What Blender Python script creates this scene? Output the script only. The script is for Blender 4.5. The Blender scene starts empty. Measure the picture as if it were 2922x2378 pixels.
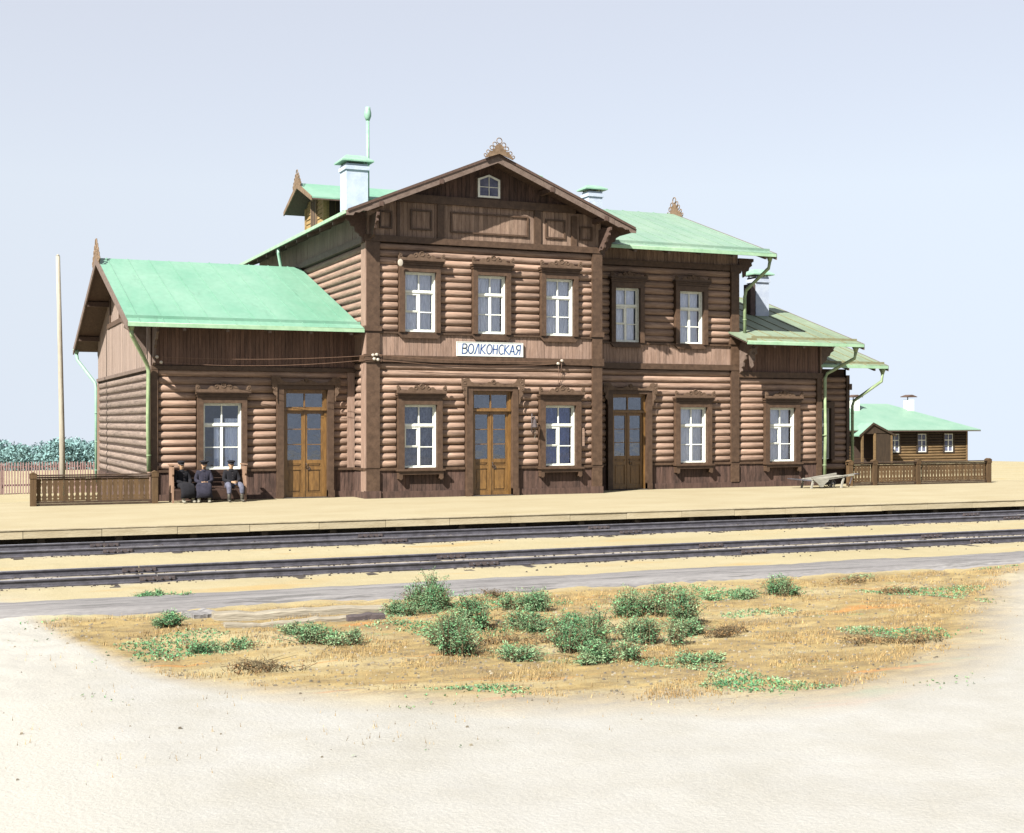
import bpy, math, random
from mathutils import Vector, noise
random.seed(7)
C = bpy.context.scene.collection
R = math.radians

# ------------------------------------------------------------------ camera, sky, sun, exposure
cam_d = bpy.data.cameras.new('camera'); cam = bpy.data.objects.new('camera', cam_d); C.objects.link(cam)
cam_d.sensor_width = 36.0; cam_d.lens = 47.12; cam_d.shift_y = 0.005
cam_d.clip_start = 0.1; cam_d.clip_end = 20000
cam.location = (0, 0, 2.45); cam.rotation_euler = (R(90), 0, R(-23.42))
bpy.context.scene.camera = cam

W = bpy.data.worlds.new('World'); bpy.context.scene.world = W; W.use_nodes = True
wn = W.node_tree; wn.nodes.clear()
SUN = Vector((-1.50, -1.0, 1.58)).normalized()          # towards the sun
sky = wn.nodes.new('ShaderNodeTexSky'); sky.sky_type = 'NISHITA'; sky.sun_disc = False
sky.sun_elevation = math.asin(SUN.z); sky.sun_rotation = math.atan2(SUN.x, SUN.y)
sky.altitude = 0; sky.air_density = 1.0; sky.dust_density = 1.0; sky.ozone_density = 1.2
bg = wn.nodes.new('ShaderNodeBackground'); bg.inputs['Strength'].default_value = 0.05
wo = wn.nodes.new('ShaderNodeOutputWorld')
# the hazy sky goes on unchanged below eye level (the land falls away on all sides); a thin even veil pales it all over
wt = wn.nodes.new('ShaderNodeTexCoord'); ws_ = wn.nodes.new('ShaderNodeSeparateXYZ'); wc = wn.nodes.new('ShaderNodeCombineXYZ'); wm = wn.nodes.new('ShaderNodeMath')
wm.operation = 'MAXIMUM'; wm.inputs[1].default_value = 0.17
wn.links.new(wt.outputs['Generated'], ws_.inputs[0]); wn.links.new(ws_.outputs[0], wc.inputs[0]); wn.links.new(ws_.outputs[1], wc.inputs[1]); wn.links.new(ws_.outputs[2], wm.inputs[0]); wn.links.new(wm.outputs[0], wc.inputs[2]); wn.links.new(wc.outputs[0], sky.inputs[0])
wx = wn.nodes.new('ShaderNodeMix'); wx.data_type = 'RGBA'; wx.inputs[0].default_value = 0.62; wx.inputs[7].default_value = (5.0, 4.85, 4.9, 1)
wn.links.new(sky.outputs[0], wx.inputs[6]); wn.links.new(wx.outputs[2], bg.inputs[0]); wn.links.new(bg.outputs[0], wo.inputs[0])

sd = bpy.data.lights.new('sun', 'SUN'); so = bpy.data.objects.new('sun', sd); C.objects.link(so)
sd.energy = 4.9; sd.angle = R(0.53); sd.color = (1.0, 0.95, 0.87)
so.rotation_euler = SUN.to_track_quat('Z', 'Y').to_euler(); so.location = (-40, -30, 60)
vs = bpy.context.scene.view_settings
vs.view_transform = 'Standard'; vs.look = 'None'; vs.exposure = 1.85; vs.gamma = 1.0; vs.use_curve_mapping = False

# ------------------------------------------------------------------ materials
def mat(name, col, col2=None, scale=3.0, rough=0.8, bump=0.0, bscale=20.0, stretch=(1, 1, 1), rnd=0.0,
        island=0.0, spec=0.3, grain=0.0, detail=6.0, lo=0.35, hi=0.65, K=.47, crack=None, G=.86):
    col2 = col2 or col; col = tuple(c * K * G for c in col); col2 = tuple(c * K * G for c in col2)
    m = bpy.data.materials.new(name); m.use_nodes = True
    nt = m.node_tree; N = nt.nodes; L = nt.links
    b = N['Principled BSDF']; b.inputs['Roughness'].default_value = rough
    b.inputs['Specular IOR Level'].default_value = spec
    tc = N.new('ShaderNodeNewGeometry')
    mp = N.new('ShaderNodeMapping'); mp.inputs['Scale'].default_value = stretch
    L.new(tc.outputs['Position'], mp.inputs['Vector'])
    nz = N.new('ShaderNodeTexNoise'); nz.inputs['Scale'].default_value = scale; nz.inputs['Detail'].default_value = detail
    nz.inputs['Roughness'].default_value = 0.62
    L.new(mp.outputs[0], nz.inputs['Vector'])
    cr = N.new('ShaderNodeValToRGB')
    cr.color_ramp.elements[0].position = lo; cr.color_ramp.elements[1].position = hi
    cr.color_ramp.elements[0].color = (*col, 1); cr.color_ramp.elements[1].color = (*(col2 or col), 1)
    L.new(nz.outputs['Fac'], cr.inputs['Fac'])
    out = cr.outputs['Color']
    def mulv(out, fac_socket, amt):
        mr = N.new('ShaderNodeMapRange'); mr.inputs['To Min'].default_value = 1 - amt; mr.inputs['To Max'].default_value = 1 + amt
        L.new(fac_socket, mr.inputs['Value'])
        vm = N.new('ShaderNodeVectorMath'); vm.operation = 'SCALE'
        L.new(out, vm.inputs[0]); L.new(mr.outputs[0], vm.inputs['Scale']); return vm.outputs[0]
    if rnd:
        oi = N.new('ShaderNodeObjectInfo'); out = mulv(out, oi.outputs['Random'], rnd)
    if island:
        out = mulv(out, tc.outputs['Random Per Island'], island)
    if grain:
        n2 = N.new('ShaderNodeTexNoise'); n2.inputs['Scale'].default_value = bscale; n2.inputs['Detail'].default_value = 3
        L.new(mp.outputs[0], n2.inputs['Vector']); out = mulv(out, n2.outputs['Fac'], grain)
    if crack:
        m2 = N.new('ShaderNodeMapping'); m2.inputs['Scale'].default_value = crack[0]; L.new(tc.outputs['Position'], m2.inputs['Vector'])
        n4 = N.new('ShaderNodeTexNoise'); n4.inputs['Scale'].default_value = 1.0; n4.inputs['Detail'].default_value = 5; n4.inputs['Roughness'].default_value = .7
        L.new(m2.outputs[0], n4.inputs['Vector'])
        r4 = N.new('ShaderNodeMapRange'); r4.inputs['From Min'].default_value = crack[1]; r4.inputs['From Max'].default_value = crack[1] + .09
        r4.inputs['To Min'].default_value = 1 - crack[2]; r4.inputs['To Max'].default_value = 1.0; L.new(n4.outputs['Fac'], r4.inputs['Value'])
        v4 = N.new('ShaderNodeVectorMath'); v4.operation = 'SCALE'; L.new(out, v4.inputs[0]); L.new(r4.outputs[0], v4.inputs['Scale']); out = v4.outputs[0]
    L.new(out, b.inputs['Base Color'])
    if bump:
        n3 = N.new('ShaderNodeTexNoise'); n3.inputs['Scale'].default_value = bscale; n3.inputs['Detail'].default_value = 5
        L.new(mp.outputs[0], n3.inputs['Vector'])
        bp = N.new('ShaderNodeBump'); bp.inputs['Strength'].default_value = bump; bp.inputs['Distance'].default_value = 0.02
        L.new(n3.outputs['Fac'], bp.inputs['Height']); L.new(bp.outputs[0], b.inputs['Normal'])
    return m

M = {}
M['log_x'] = mat('painted_log_lengthwise', (.174, .112, .080), (.258, .178, .134), 4, .75, .6, 14, (.35, 2, 3.0), rnd=.17, grain=.32, K=1, crack=((.45, 6, 26), .37, .45))
M['log_y'] = mat('greyish_log_crosswise', (.118, .090, .074), (.175, .135, .112), 5, .85, .6, 14, (2, .35, 3.0), rnd=.14, grain=.28, K=1, crack=((6, .45, 26), .38, .45))  # darker and greyer tone than the front logs
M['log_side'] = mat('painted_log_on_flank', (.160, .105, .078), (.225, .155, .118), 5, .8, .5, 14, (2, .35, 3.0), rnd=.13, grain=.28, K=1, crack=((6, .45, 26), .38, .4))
M['band_board'] = mat('darker_frieze_boards', (.085, .047, .034), (.125, .075, .056), 5, .75, .35, 25, (3, 3, .35), island=.18, grain=.25, K=1, crack=((9, 9, .7), .38, .3))  # darker tone than the other boards, for the friezes of both wings
M['side_board'] = mat('greyed_gable_end_boards', (.160, .120, .098), (.215, .165, .138), 4, .85, .35, 25, (3, 3, .4), island=.12, grain=.3, K=1)
M['board'] = mat('painted_vertical_boards', (.165, .108, .080), (.225, .155, .120), 5, .75, .35, 25, (3, 3, .35), island=.13, grain=.22, K=1, crack=((9, 9, .7), .37, .3))
M['plinth_board'] = mat('brown_plinth_boards', (.048, .027, .020), (.075, .044, .034), 4, .8, .35, 25, (3, 3, .35), island=.25, grain=.35, K=1, crack=((9, 9, 1.5), .42, .4))
M['gable_board'] = mat('weathered_gable_boards', (.125, .082, .060), (.20, .14, .103), 4, .8, .35, 25, (3, 3, .4), island=.2, grain=.35, K=1)
M['trim'] = mat('brown_trim_paint', (.042, .024, .014), (.070, .042, .026), 6, .6, .25, 30, (1, 1, 1), rnd=.12, grain=.32, K=1)
M['ornament'] = mat('carved_trim_paint', (.13, .078, .046), (.21, .135, .088), 9, .7, .3, 40, grain=.3)
M['finial'] = mat('carved_finial_wood', (.20, .13, .075), (.32, .22, .14), 9, .8, .3, 40, grain=.3)
M['soffit'] = mat('brown_soffit_boards', (.05, .030, .022), (.075, .047, .036), 4, .8, .3, 20, (4, .5, 4), grain=.3, K=1)
M['barge'] = mat('bargeboard_paint', (.085, .060, .047), (.125, .092, .075), 6, .7, .3, 30, grain=.3, K=1)
M['white'] = mat('white_window_paint', (.44, .46, .41), (.56, .57, .53), 8, .45, .1, 40, grain=.1, K=1, G=1)
M['door'] = mat('ochre_varnished_door', (.085, .043, .012), (.160, .085, .024), 5, .4, .3, 30, (3, 3, .6), grain=.35, spec=.5, K=1)
M['roof'] = mat('mint_green_roof_paint', (.095, .215, .152), (.140, .252, .190), .5, .5, .1, 6, (1.2, .5, 1), grain=.14, spec=.3, detail=9, K=1, crack=((2.6, .5, .5), .30, .18))
M['roof_pale'] = mat('faded_mint_roof_paint', (.120, .200, .152), (.160, .232, .178), .6, .5, .1, 6, (1.2, .5, 1), grain=.14, spec=.3, detail=9, K=1, crack=((2.6, .5, .5), .32, .15))
M['roof_worn'] = mat('worn_grey_green_roof_paint', (.115, .152, .100), (.155, .198, .138), .8, .6, .1, 6, (1.2, .5, 1), grain=.2, spec=.25, detail=9, K=1, crack=((3, .5, .5), .36, .2))
M['seam_worn'] = mat('rusty_seam', (.13, .12, .06), (.17, .17, .10), 5, .7, K=1)
M['roof_edge'] = mat('pale_green_gutter_paint', (.18, .30, .19), (.24, .36, .24), 3, .5, 0, 10, grain=.15, K=1)
M['pipe'] = mat('pale_green_pipe_paint', (.15, .21, .11), (.22, .28, .16), 4, .45, .1, 20, grain=.2, K=1)
M['mintpipe'] = mat('mint_vent_paint', (.14, .26, .19), (.19, .31, .24), 4, .5, .1, 20, grain=.15, K=1)
M['chimney'] = mat('whitewashed_chimney', (.26, .30, .38), (.33, .37, .43), 3, .9, .4, 30, grain=.12, K=1)
M['chimney_shade'] = mat('brown_chimney_shade', (.10, .075, .07), (.17, .12, .11), 8, .9, .5, 30, grain=.3)  # shaded side of the right wing chimney, painted as a brown tone
M['dormer'] = mat('ochre_dormer_boards', (.17, .11, .042), (.24, .165, .072), 5, .8, .3, 25, (1, 1, 4), island=.12, grain=.25, K=1)
M['curtain'] = mat('muslin_curtain', (.50, .51, .56), (.76, .76, .80), 6, .9, .1, 20, (6, 6, .6), grain=.2, K=1, G=1)
M['curtain_white'] = mat('white_curtain', (.56, .62, .76), (.70, .75, .84), 6, .9, .1, 20, (6, 6, .6), grain=.12, K=1, G=1)
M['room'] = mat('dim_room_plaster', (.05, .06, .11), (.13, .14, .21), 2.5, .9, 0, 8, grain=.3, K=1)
M['back'] = mat('backing_wall', (.06, .035, .025), (.08, .05, .035), 2, .9)
M['sign'] = mat('sign_white_paint', (.42, .45, .42), (.50, .52, .49), 6, .5, 0, 10, grain=.06, K=1)
M['blue'] = mat('sign_blue_paint', (.035, .10, .36), (.10, .22, .55), 14, .5, 0, 10, grain=.2)
M['pane_reflection_dark'] = mat('dark_reflection_sheet', (.05, .065, .13), (.22, .24, .32), 5, .9, .1, 20, (2.5, 2.5, 1.4), grain=.4, K=1, detail=9)  # dark bluish glass reflections painted on a folded sheet behind the panes
M['pane_reflection_blue'] = mat('blue_reflection_sheet', (.03, .05, .20), (.12, .17, .42), 5, .9, .1, 20, (2.5, 2.5, 1.4), grain=.4, K=1, detail=9)  # stronger blue glass reflection painted on a folded sheet behind the panes
M['iron'] = mat('dark_iron', (.030, .029, .036), (.062, .060, .074), 6, .5, .3, 40, grain=.3, spec=.5, K=1)
M['railhead'] = mat('polished_rail_head', (.30, .31, .36), (.42, .43, .5), 6, .3, 0, 40, grain=.2, spec=.6)
M['rust'] = mat('weathered_iron', (.085, .07, .075), (.15, .12, .12), 12, .8, .4, 60, grain=.3)
M['sleeper'] = mat('tarred_sleeper', (.045, .036, .034), (.10, .085, .075), 7, .9, .6, 30, (1, .4, 1), grain=.4)
M['fence'] = mat('brown_fence_boards', (.10, .056, .022), (.175, .105, .046), 4, .8, .3, 30, (4, 4, .5), rnd=.22, grain=.4)
M['fence_rail'] = mat('dark_fence_rail', (.055, .032, .018), (.11, .068, .04), 6, .8, .3, 30, grain=.4)
M['pink'] = mat('faded_pink_pickets', (.38, .23, .22), (.50, .34, .32), 6, .85, .2, 30, rnd=.12, grain=.2)
M['pole'] = mat('bleached_pole_wood', (.45, .41, .33), (.60, .56, .46), 5, .8, .4, 30, (3, 3, .3), grain=.2)
M['porcelain'] = mat('porcelain', (.62, .55, .44), (.75, .68, .58), 20, .25, 0, 10, grain=.1, spec=.5)
M['wire'] = mat('copper_wire', (.22, .13, .09), (.30, .18, .12), 4, .5)
M['bench'] = mat('dark_bench_wood', (.045, .022, .015), (.09, .045, .03), 6, .7, .3, 30, (.5, 3, 3), grain=.3)
M['bench_end'] = mat('worn_bench_end', (.32, .19, .12), (.45, .29, .2), 6, .7, .3, 30, (3, 3, .5), grain=.3)
M['skin'] = mat('skin', (.26, .16, .095), (.32, .21, .13), 20, .6, .1, 60, grain=.08, K=1)
M['black_cloth'] = mat('black_wool', (.010, .010, .018), (.022, .022, .035), 15, .95, .4, 60, grain=.3, K=.25)
M['blue_cloth'] = mat('dark_blue_coat_cloth', (.026, .026, .055), (.065, .062, .105), 9, .95, .5, 40, grain=.4, K=.28)
M['grey_cloth'] = mat('grey_blue_trousers', (.10, .105, .16), (.20, .21, .28), 12, .95, .5, 40, grain=.3)
M['hair'] = mat('dark_hair', (.02, .014, .01), (.035, .025, .018), 30, .8)
M['boot'] = mat('dusty_boot_leather', (.07, .065, .055), (.15, .14, .11), 12, .5, .2, 50, grain=.3)
M['pale_boot'] = mat('pale_dusty_shoe', (.30, .28, .22), (.42, .40, .32), 12, .7, .2, 50, grain=.2)
M['cart'] = mat('bleached_cart_boards', (.34, .33, .28), (.52, .50, .43), 6, .8, .3, 30, (.5, 3, 3), grain=.25)
M['timber'] = mat('bleached_timber', (.33, .29, .22), (.52, .47, .37), 3.0, .9, .7, 18, (.25, 3, 3), grain=.35)
M['far_log'] = mat('golden_brown_logs', (.17, .105, .045), (.27, .175, .08), 4, .8, .3, 14, (.4, 2, 3), rnd=.12, grain=.25)
M['far_dark'] = mat('dark_planks_and_eave_shade', (.042, .026, .014), (.072, .046, .026), 4, .85, .3, 20, (3, 3, .4), island=.15, grain=.3)  # dark planks; also the eave shadow painted on the far house's upper logs
M['far_roof'] = mat('pale_mint_roof_paint', (.24, .44, .33), (.31, .50, .39), .5, .5, .05, 6, grain=.08)
M['leaf'] = mat('weed_leaves', (.040, .130, .055), (.098, .205, .092), 2.2, .75, 0, 20, island=.6, K=1)
M['leaf_pale'] = mat('pale_weed_leaves', (.085, .17, .085), (.16, .22, .115), 2.2, .75, 0, 20, island=.5, K=1)
M['leaf_dry'] = mat('dry_weed_leaves', (.20, .12, .05), (.36, .22, .09), 3.2, .85, 0, 20, island=.5)
M['straw'] = mat('dry_grass', (.19, .12, .045), (.29, .21, .095), 2.0, .85, 0, 20, island=.5, K=1)
M['wood_far'] = mat('hazy_wood_leaves', (.11, .20, .20), (.14, .235, .235), .25, .9, 0, 20, island=.25, K=1)  # haze of the distance painted into the leaf colour
M['stem'] = mat('weed_stem', (.16, .12, .06), (.22, .17, .09), 10, .8)
M['pebble'] = mat('pebbles', (.25, .21, .16), (.45, .40, .30), 6, .9, 0, 20, island=.5)

def glass_mat():
    m = bpy.data.materials.new('old_window_glass'); m.use_nodes = True; nt = m.node_tree; N = nt.nodes; L = nt.links
    N.clear(); o = N.new('ShaderNodeOutputMaterial'); mx = N.new('ShaderNodeMixShader')
    t = N.new('ShaderNodeBsdfTransparent'); t.inputs[0].default_value = (.93, .96, 1, 1)
    g = N.new('ShaderNodeBsdfGlossy'); g.inputs['Roughness'].default_value = .06; g.inputs[0].default_value = (.85, .9, 1, 1)
    nz = N.new('ShaderNodeTexNoise'); nz.inputs['Scale'].default_value = 3.5; nz.inputs['Detail'].default_value = 3
    ge = N.new('ShaderNodeNewGeometry'); L.new(ge.outputs['Position'], nz.inputs['Vector'])
    bp = N.new('ShaderNodeBump'); bp.inputs['Strength'].default_value = .25; bp.inputs['Distance'].default_value = .03
    L.new(nz.outputs['Fac'], bp.inputs['Height']); L.new(bp.outputs[0], g.inputs['Normal'])
    fr = N.new('ShaderNodeFresnel'); fr.inputs[0].default_value = 1.5
    mr = N.new('ShaderNodeMapRange'); mr.inputs['To Min'].default_value = .05; mr.inputs['To Max'].default_value = 1.3
    L.new(fr.outputs[0], mr.inputs[0]); L.new(mr.outputs[0], mx.inputs[0])
    L.new(t.outputs[0], mx.inputs[1]); L.new(g.outputs[0], mx.inputs[2]); L.new(mx.outputs[0], o.inputs[0])
    return m
M['glass'] = glass_mat()

def ground_mat(name, kind):
    """sand / sandy earth whose pale, ochre and grassy patches lie at fixed places of the ground"""
    m = bpy.data.materials.new(name); m.use_nodes = True; nt = m.node_tree; N = nt.nodes; L = nt.links
    b = N['Principled BSDF']; b.inputs['Roughness'].default_value = .95; b.inputs['Specular IOR Level'].default_value = .1
    ge = N.new('ShaderNodeNewGeometry')
    def nz(scale, detail=6, st=(1, 1, 1)):
        mp = N.new('ShaderNodeMapping'); mp.inputs['Scale'].default_value = st; L.new(ge.outputs['Position'], mp.inputs[0])
        n = N.new('ShaderNodeTexNoise'); n.inputs['Scale'].default_value = scale; n.inputs['Detail'].default_value = detail
        n.inputs['Roughness'].default_value = .65; L.new(mp.outputs[0], n.inputs[0]); return n.outputs['Fac']
    def ramp(s, a, bb, ca=(0, 0, 0, 1), cb=(1, 1, 1, 1)):
        r = N.new('ShaderNodeValToRGB'); r.color_ramp.elements[0].position = a; r.color_ramp.elements[1].position = bb
        r.color_ramp.elements[0].color = ca; r.color_ramp.elements[1].color = cb; L.new(s, r.inputs[0]); return r.outputs[0]
    def mix(f, a, bb):
        x = N.new('ShaderNodeMix'); x.data_type = 'RGBA'
        if isinstance(f, float): x.inputs[0].default_value = f
        else: L.new(f, x.inputs[0])
        for i, v in ((6, a), (7, bb)):
            if isinstance(v, tuple): x.inputs[i].default_value = v
            else: L.new(v, x.inputs[i])
        return x.outputs[2]
    def math_(op, a, bb=None):
        x = N.new('ShaderNodeMath'); x.operation = op
        for i, v in ((0, a), (1, bb)):
            if v is None: continue
            if isinstance(v, (float, int)): x.inputs[i].default_value = v
            else: L.new(v, x.inputs[i])
        return x.outputs[0]
    if kind == 'platform':
        c = ramp(nz(.8, 8, (.5, 1, 1)), .3, .7, (.225, .190, .113, 1), (.275, .246, .162, 1))
        c = mix(ramp(nz(14, 4), .55, .8), c, (.225, .19, .12, 1))
        amount = .25
    else:
        sep = N.new('ShaderNodeSeparateXYZ'); L.new(ge.outputs['Position'], sep.inputs[0])
        X, Y = sep.outputs[0], sep.outputs[1]
        c = ramp(nz(.7, 8, (.4, 1, 1)), .32, .68, (.235, .203, .115, 1), (.275, .245, .155, 1))
        c = mix(ramp(nz(.9, 5, (.35, 1.4, 1)), .56, .72), c, (.27, .19, .075, 1))
        # grey clinker ballast between the rails
        for yc in (29.99, 24.59):
            dd = math_('ABSOLUTE', math_('SUBTRACT', math_('ADD', Y, math_('MULTIPLY', math_('SUBTRACT', nz(2.2, 6), .5), .55)), yc - .05))
            c = mix(math_('MULTIPLY', ramp(math_('DIVIDE', math_('SUBTRACT', 1.0, dd), .5), 0, 1), .85), c, ramp(nz(6, 8, (.5, 1, 1)), .3, .7, (.085, .082, .098, 1), (.26, .25, .27, 1)))
        # ochre, gravelly rough ground in front of the ash path
        c2 = ramp(nz(3.0, 10, (.6, 1.2, 1)), .34, .66, (.10, .070, .030, 1), (.26, .19, .070, 1))
        c2 = mix(ramp(nz(.55, 6, (.5, 1.2, 1)), .50, .62), c2, (.255, .215, .115, 1))
        c2 = mix(ramp(nz(1.3, 5, (.3, 1.8, 1)), .60, .66), c2, (.25, .12, .028, 1))
        spk = math_('MULTIPLY', ramp(nz(13, 6, (.7, 1.3, 1)), .53, .62), ramp(nz(.8, 4, (.5, 1.2, 1)), .46, .60))
        c2 = mix(math_('MULTIPLY', spk, .8), c2, (.065, .048, .038, 1))
        c2 = mix(math_('MULTIPLY', ramp(nz(.75, 6, (.45, 1.3, 1)), .585, .65), .6), c2, (.10, .17, .075, 1))
        wob = math_('MULTIPLY', math_('SUBTRACT', nz(.45, 6), .5), 3.4)
        Yw = math_('ADD', Y, wob)
        f = ramp(math_('DIVIDE', math_('SUBTRACT', 20.7, Y), .5), 0, 1)
        c = mix(f, c, c2)
        # bleached chalky sand: nearest strip and the flanks
        Xn = math_('DIVIDE', math_('SUBTRACT', X, math_('MULTIPLY', Y, .436)), math_('MULTIPLY', Y, .40))
        edge = math_('MULTIPLY', math_('MULTIPLY', X, X), 0.0)
        cv = N.new('ShaderNodeFloatCurve'); cm = cv.mapping.curves[0]
        PT = [(0, 1), (.045, .92), (.066, .82), (.096, .69), (.133, .62), (.23, .555), (.335, .518), (.41, .531), (.503, .585), (.65, .716), (.75, .81), (.85, .87), (1, .9)]
        cm.points[0].location = PT[0]; cm.points[1].location = PT[-1]
        for q_ in PT[1:-1]: cm.points.new(*q_)
        cv.mapping.update(); L.new(math_('DIVIDE', X, 24.0), cv.inputs['Value'])
        front = ramp(math_('DIVIDE', math_('SUBTRACT', math_('MULTIPLY', cv.outputs[0], 24.0), math_('ADD', Y, math_('MULTIPLY', wob, .45))), 1.6), 0, 1)
        c = mix(front, c, ramp(nz(.9, 8), .3, .7, (.228, .228, .212, 1), (.272, .278, .276, 1)))
        left = ramp(math_('DIVIDE', math_('SUBTRACT', 1.9, math_('ADD', X, math_('MULTIPLY', wob, .25))), 1.2), 0, 1)
        lm = math_('MULTIPLY', left, ramp(math_('DIVIDE', math_('SUBTRACT', 24.0, Y), 4.0), 0, 1))
        c = mix(lm, c, (.285, .285, .268, 1))
        amount = .5
    n = nz(45, 5); c = mix(.16, c, ramp(n, .25, .75, (.06, .045, .025, 1), (.48, .43, .33, 1)))
    sc_ = N.new('ShaderNodeVectorMath'); sc_.operation = 'SCALE'; sc_.inputs['Scale'].default_value = .86; L.new(c, sc_.inputs[0])
    L.new(sc_.outputs[0], b.inputs['Base Color'])
    bp = N.new('ShaderNodeBump'); bp.inputs['Strength'].default_value = amount; bp.inputs['Distance'].default_value = .03
    L.new(nz(22, 6), bp.inputs['Height']); L.new(bp.outputs[0], b.inputs['Normal'])
    return m
M['ground'] = ground_mat('sandy_ground', 'ground'); M['platform'] = ground_mat('platform_sand', 'platform')
M['ash'] = mat('grey_ash_path', (.25, .24, .245), (.40, .39, .39), 1.3, .95, .6, 30, (.25, 3.5, 1), grain=.5, detail=9, lo=.3, hi=.7, crack=((.5, 9, 3), .40, .45))
M['face'] = mat('limewashed_edge_boards', (.52, .44, .29), (.66, .58, .41), 3, .85, .4, 20, (.5, 1, 3), rnd=.08, grain=.2)

# ------------------------------------------------------------------ mesh helpers
WL = {}
class MB:
    def __init__(s): s.v = []; s.f = []; s.sm = []
    def quad(s, *p, smooth=False):
        n = len(s.v); s.v += [tuple(q) for q in p]; s.f.append(tuple(range(n, n + len(p)))); s.sm.append(smooth)
    def hexa(s, a, smooth=False):     # a: 8 points, bottom loop then top loop
        n = len(s.v); s.v += [tuple(q) for q in a]
        for q in ((0, 3, 2, 1), (4, 5, 6, 7), (0, 1, 5, 4), (1, 2, 6, 5), (2, 3, 7, 6), (3, 0, 4, 7)):
            s.f.append(tuple(n + i for i in q)); s.sm.append(smooth)
    def box(s, x0, x1, y0, y1, z0, z1):
        s.hexa([(x0, y0, z0), (x1, y0, z0), (x1, y1, z0), (x0, y1, z0), (x0, y0, z1), (x1, y0, z1), (x1, y1, z1), (x0, y1, z1)])
        return s
    def poly(s, pts, plane, a0, a1):   # extrude a 2-D outline: plane 'xz' along y, 'yz' along x, 'xy' along z
        def P(p, a):
            return (p[0], a, p[1]) if plane == 'xz' else ((a, p[0], p[1]) if plane == 'yz' else (p[0], p[1], a))
        n = len(s.v); k = len(pts); s.v += [P(p, a0) for p in pts] + [P(p, a1) for p in pts]
        s.f.append(tuple(range(n, n + k))); s.f.append(tuple(range(n + 2 * k - 1, n + k - 1, -1))); s.sm += [False] * 2
        for i in range(k):
            j = (i + 1) % k; s.f.append((n + i, n + k + i, n + k + j, n + j)); s.sm.append(False)
        return s
    def tube(s, pts, r, seg=8, caps=True, rz=None):
        pts = [Vector(p) for p in pts]; n0 = len(s.v); rr = r if isinstance(r, (list, tuple)) else [r] * len(pts)
        up = Vector((0, 0, 1)); prev = None
        for i, p in enumerate(pts):
            t = (pts[min(i + 1, len(pts) - 1)] - pts[max(i - 1, 0)]).normalized()
            a = t.cross(up)
            if a.length < 1e-3: a = t.cross(Vector((0, 1, 0))) if prev is None else prev - t * prev.dot(t)
            a.normalize(); b = a.cross(t).normalized(); prev = a
            for k in range(seg):
                an = 2 * math.pi * k / seg
                s.v.append(tuple(p + a * math.cos(an) * rr[i] + b * math.sin(an) * rr[i] * (rz or 1)))
        for i in range(len(pts) - 1):
            for k in range(seg):
                a_ = n0 + i * seg + k; b_ = n0 + i * seg + (k + 1) % seg
                s.f.append((a_, b_, b_ + seg, a_ + seg)); s.sm.append(True)
        if caps:
            s.f.append(tuple(n0 + k for k in reversed(range(seg)))); s.sm.append(False)
            e = n0 + (len(pts) - 1) * seg; s.f.append(tuple(e + k for k in range(seg))); s.sm.append(False)
        return s
    def ring(s, c, R_, r, plane='xz', seg=10, ts=5):
        pts = []
        for i in range(seg + 1):
            a = 2 * math.pi * i / seg
            d = (math.cos(a) * R_, math.sin(a) * R_)
            pts.append((c[0] + d[0], c[1], c[2] + d[1]) if plane == 'xz' else (c[0], c[1] + d[0], c[2] + d[1]))
        return s.tube(pts, r, ts, caps=False)
    def loft(s, rings, caps=True, smooth=True):
        n0 = len(s.v); k = len(rings[0])
        for r in rings: s.v += [tuple(p) for p in r]
        for i in range(len(rings) - 1):
            for j in range(k):
                a = n0 + i * k + j; b = n0 + i * k + (j + 1) % k
                s.f.append((a, b, b + k, a + k)); s.sm.append(smooth)
        if caps:
            s.f.append(tuple(n0 + j for j in reversed(range(k)))); s.sm.append(smooth)
            e = n0 + (len(rings) - 1) * k; s.f.append(tuple(e + j for j in range(k))); s.sm.append(smooth)
        return s
    def mesh(s, name, material, off=(0, 0, 0)):
        me = bpy.data.meshes.new(name)
        me.from_pydata([(a - off[0], b - off[1], c - off[2]) for a, b, c in s.v], [], s.f)
        me.polygons.foreach_set('use_smooth', s.sm); me.materials.append(material); me.update(); return me
    def build(s, name, material, parent=None, local=False, **kw):
        if isinstance(material, str): material = M[material]
        if local: off = Vector((0, 0, 0))
        else:
            lo = [min(v[i] for v in s.v) for i in range(3)]; hi = [max(v[i] for v in s.v) for i in range(3)]
            off = Vector(((lo[0] + hi[0]) / 2, (lo[1] + hi[1]) / 2, lo[2]))
        o = bpy.data.objects.new(name, s.mesh(name, material, off)); C.objects.link(o)
        if not local: WL[o] = off.copy()
        if parent is not None:
            o.parent = parent
            o.location = off if local else off - WL.get(parent, Vector((0, 0, 0)))
        else: o.location = off
        for k_, v_ in kw.items(): o[k_] = v_
        return o
def thing(name, loc, label, category, group=None, rz=0):
    o = bpy.data.objects.new(name, None); C.objects.link(o); o.empty_display_size = .3
    o.location = loc; o.rotation_euler = (0, 0, rz); WL[o] = Vector(loc); o['label'] = label; o['category'] = category
    if group: o['group'] = group
    return o
def tag(o, label, category, group=None):
    o['label'] = label; o['category'] = category
    if group: o['group'] = group
    return o
def copy_thing(root, loc, label, rz=0):
    c = root.copy(); C.objects.link(c); c.location = loc; c.rotation_euler = (0, 0, rz); c['label'] = label
    for ch in list(root.children):
        d = ch.copy(); C.objects.link(d); d.parent = c
        for g in list(ch.children):
            e = g.copy(); C.objects.link(e); e.parent = d
    return c

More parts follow.
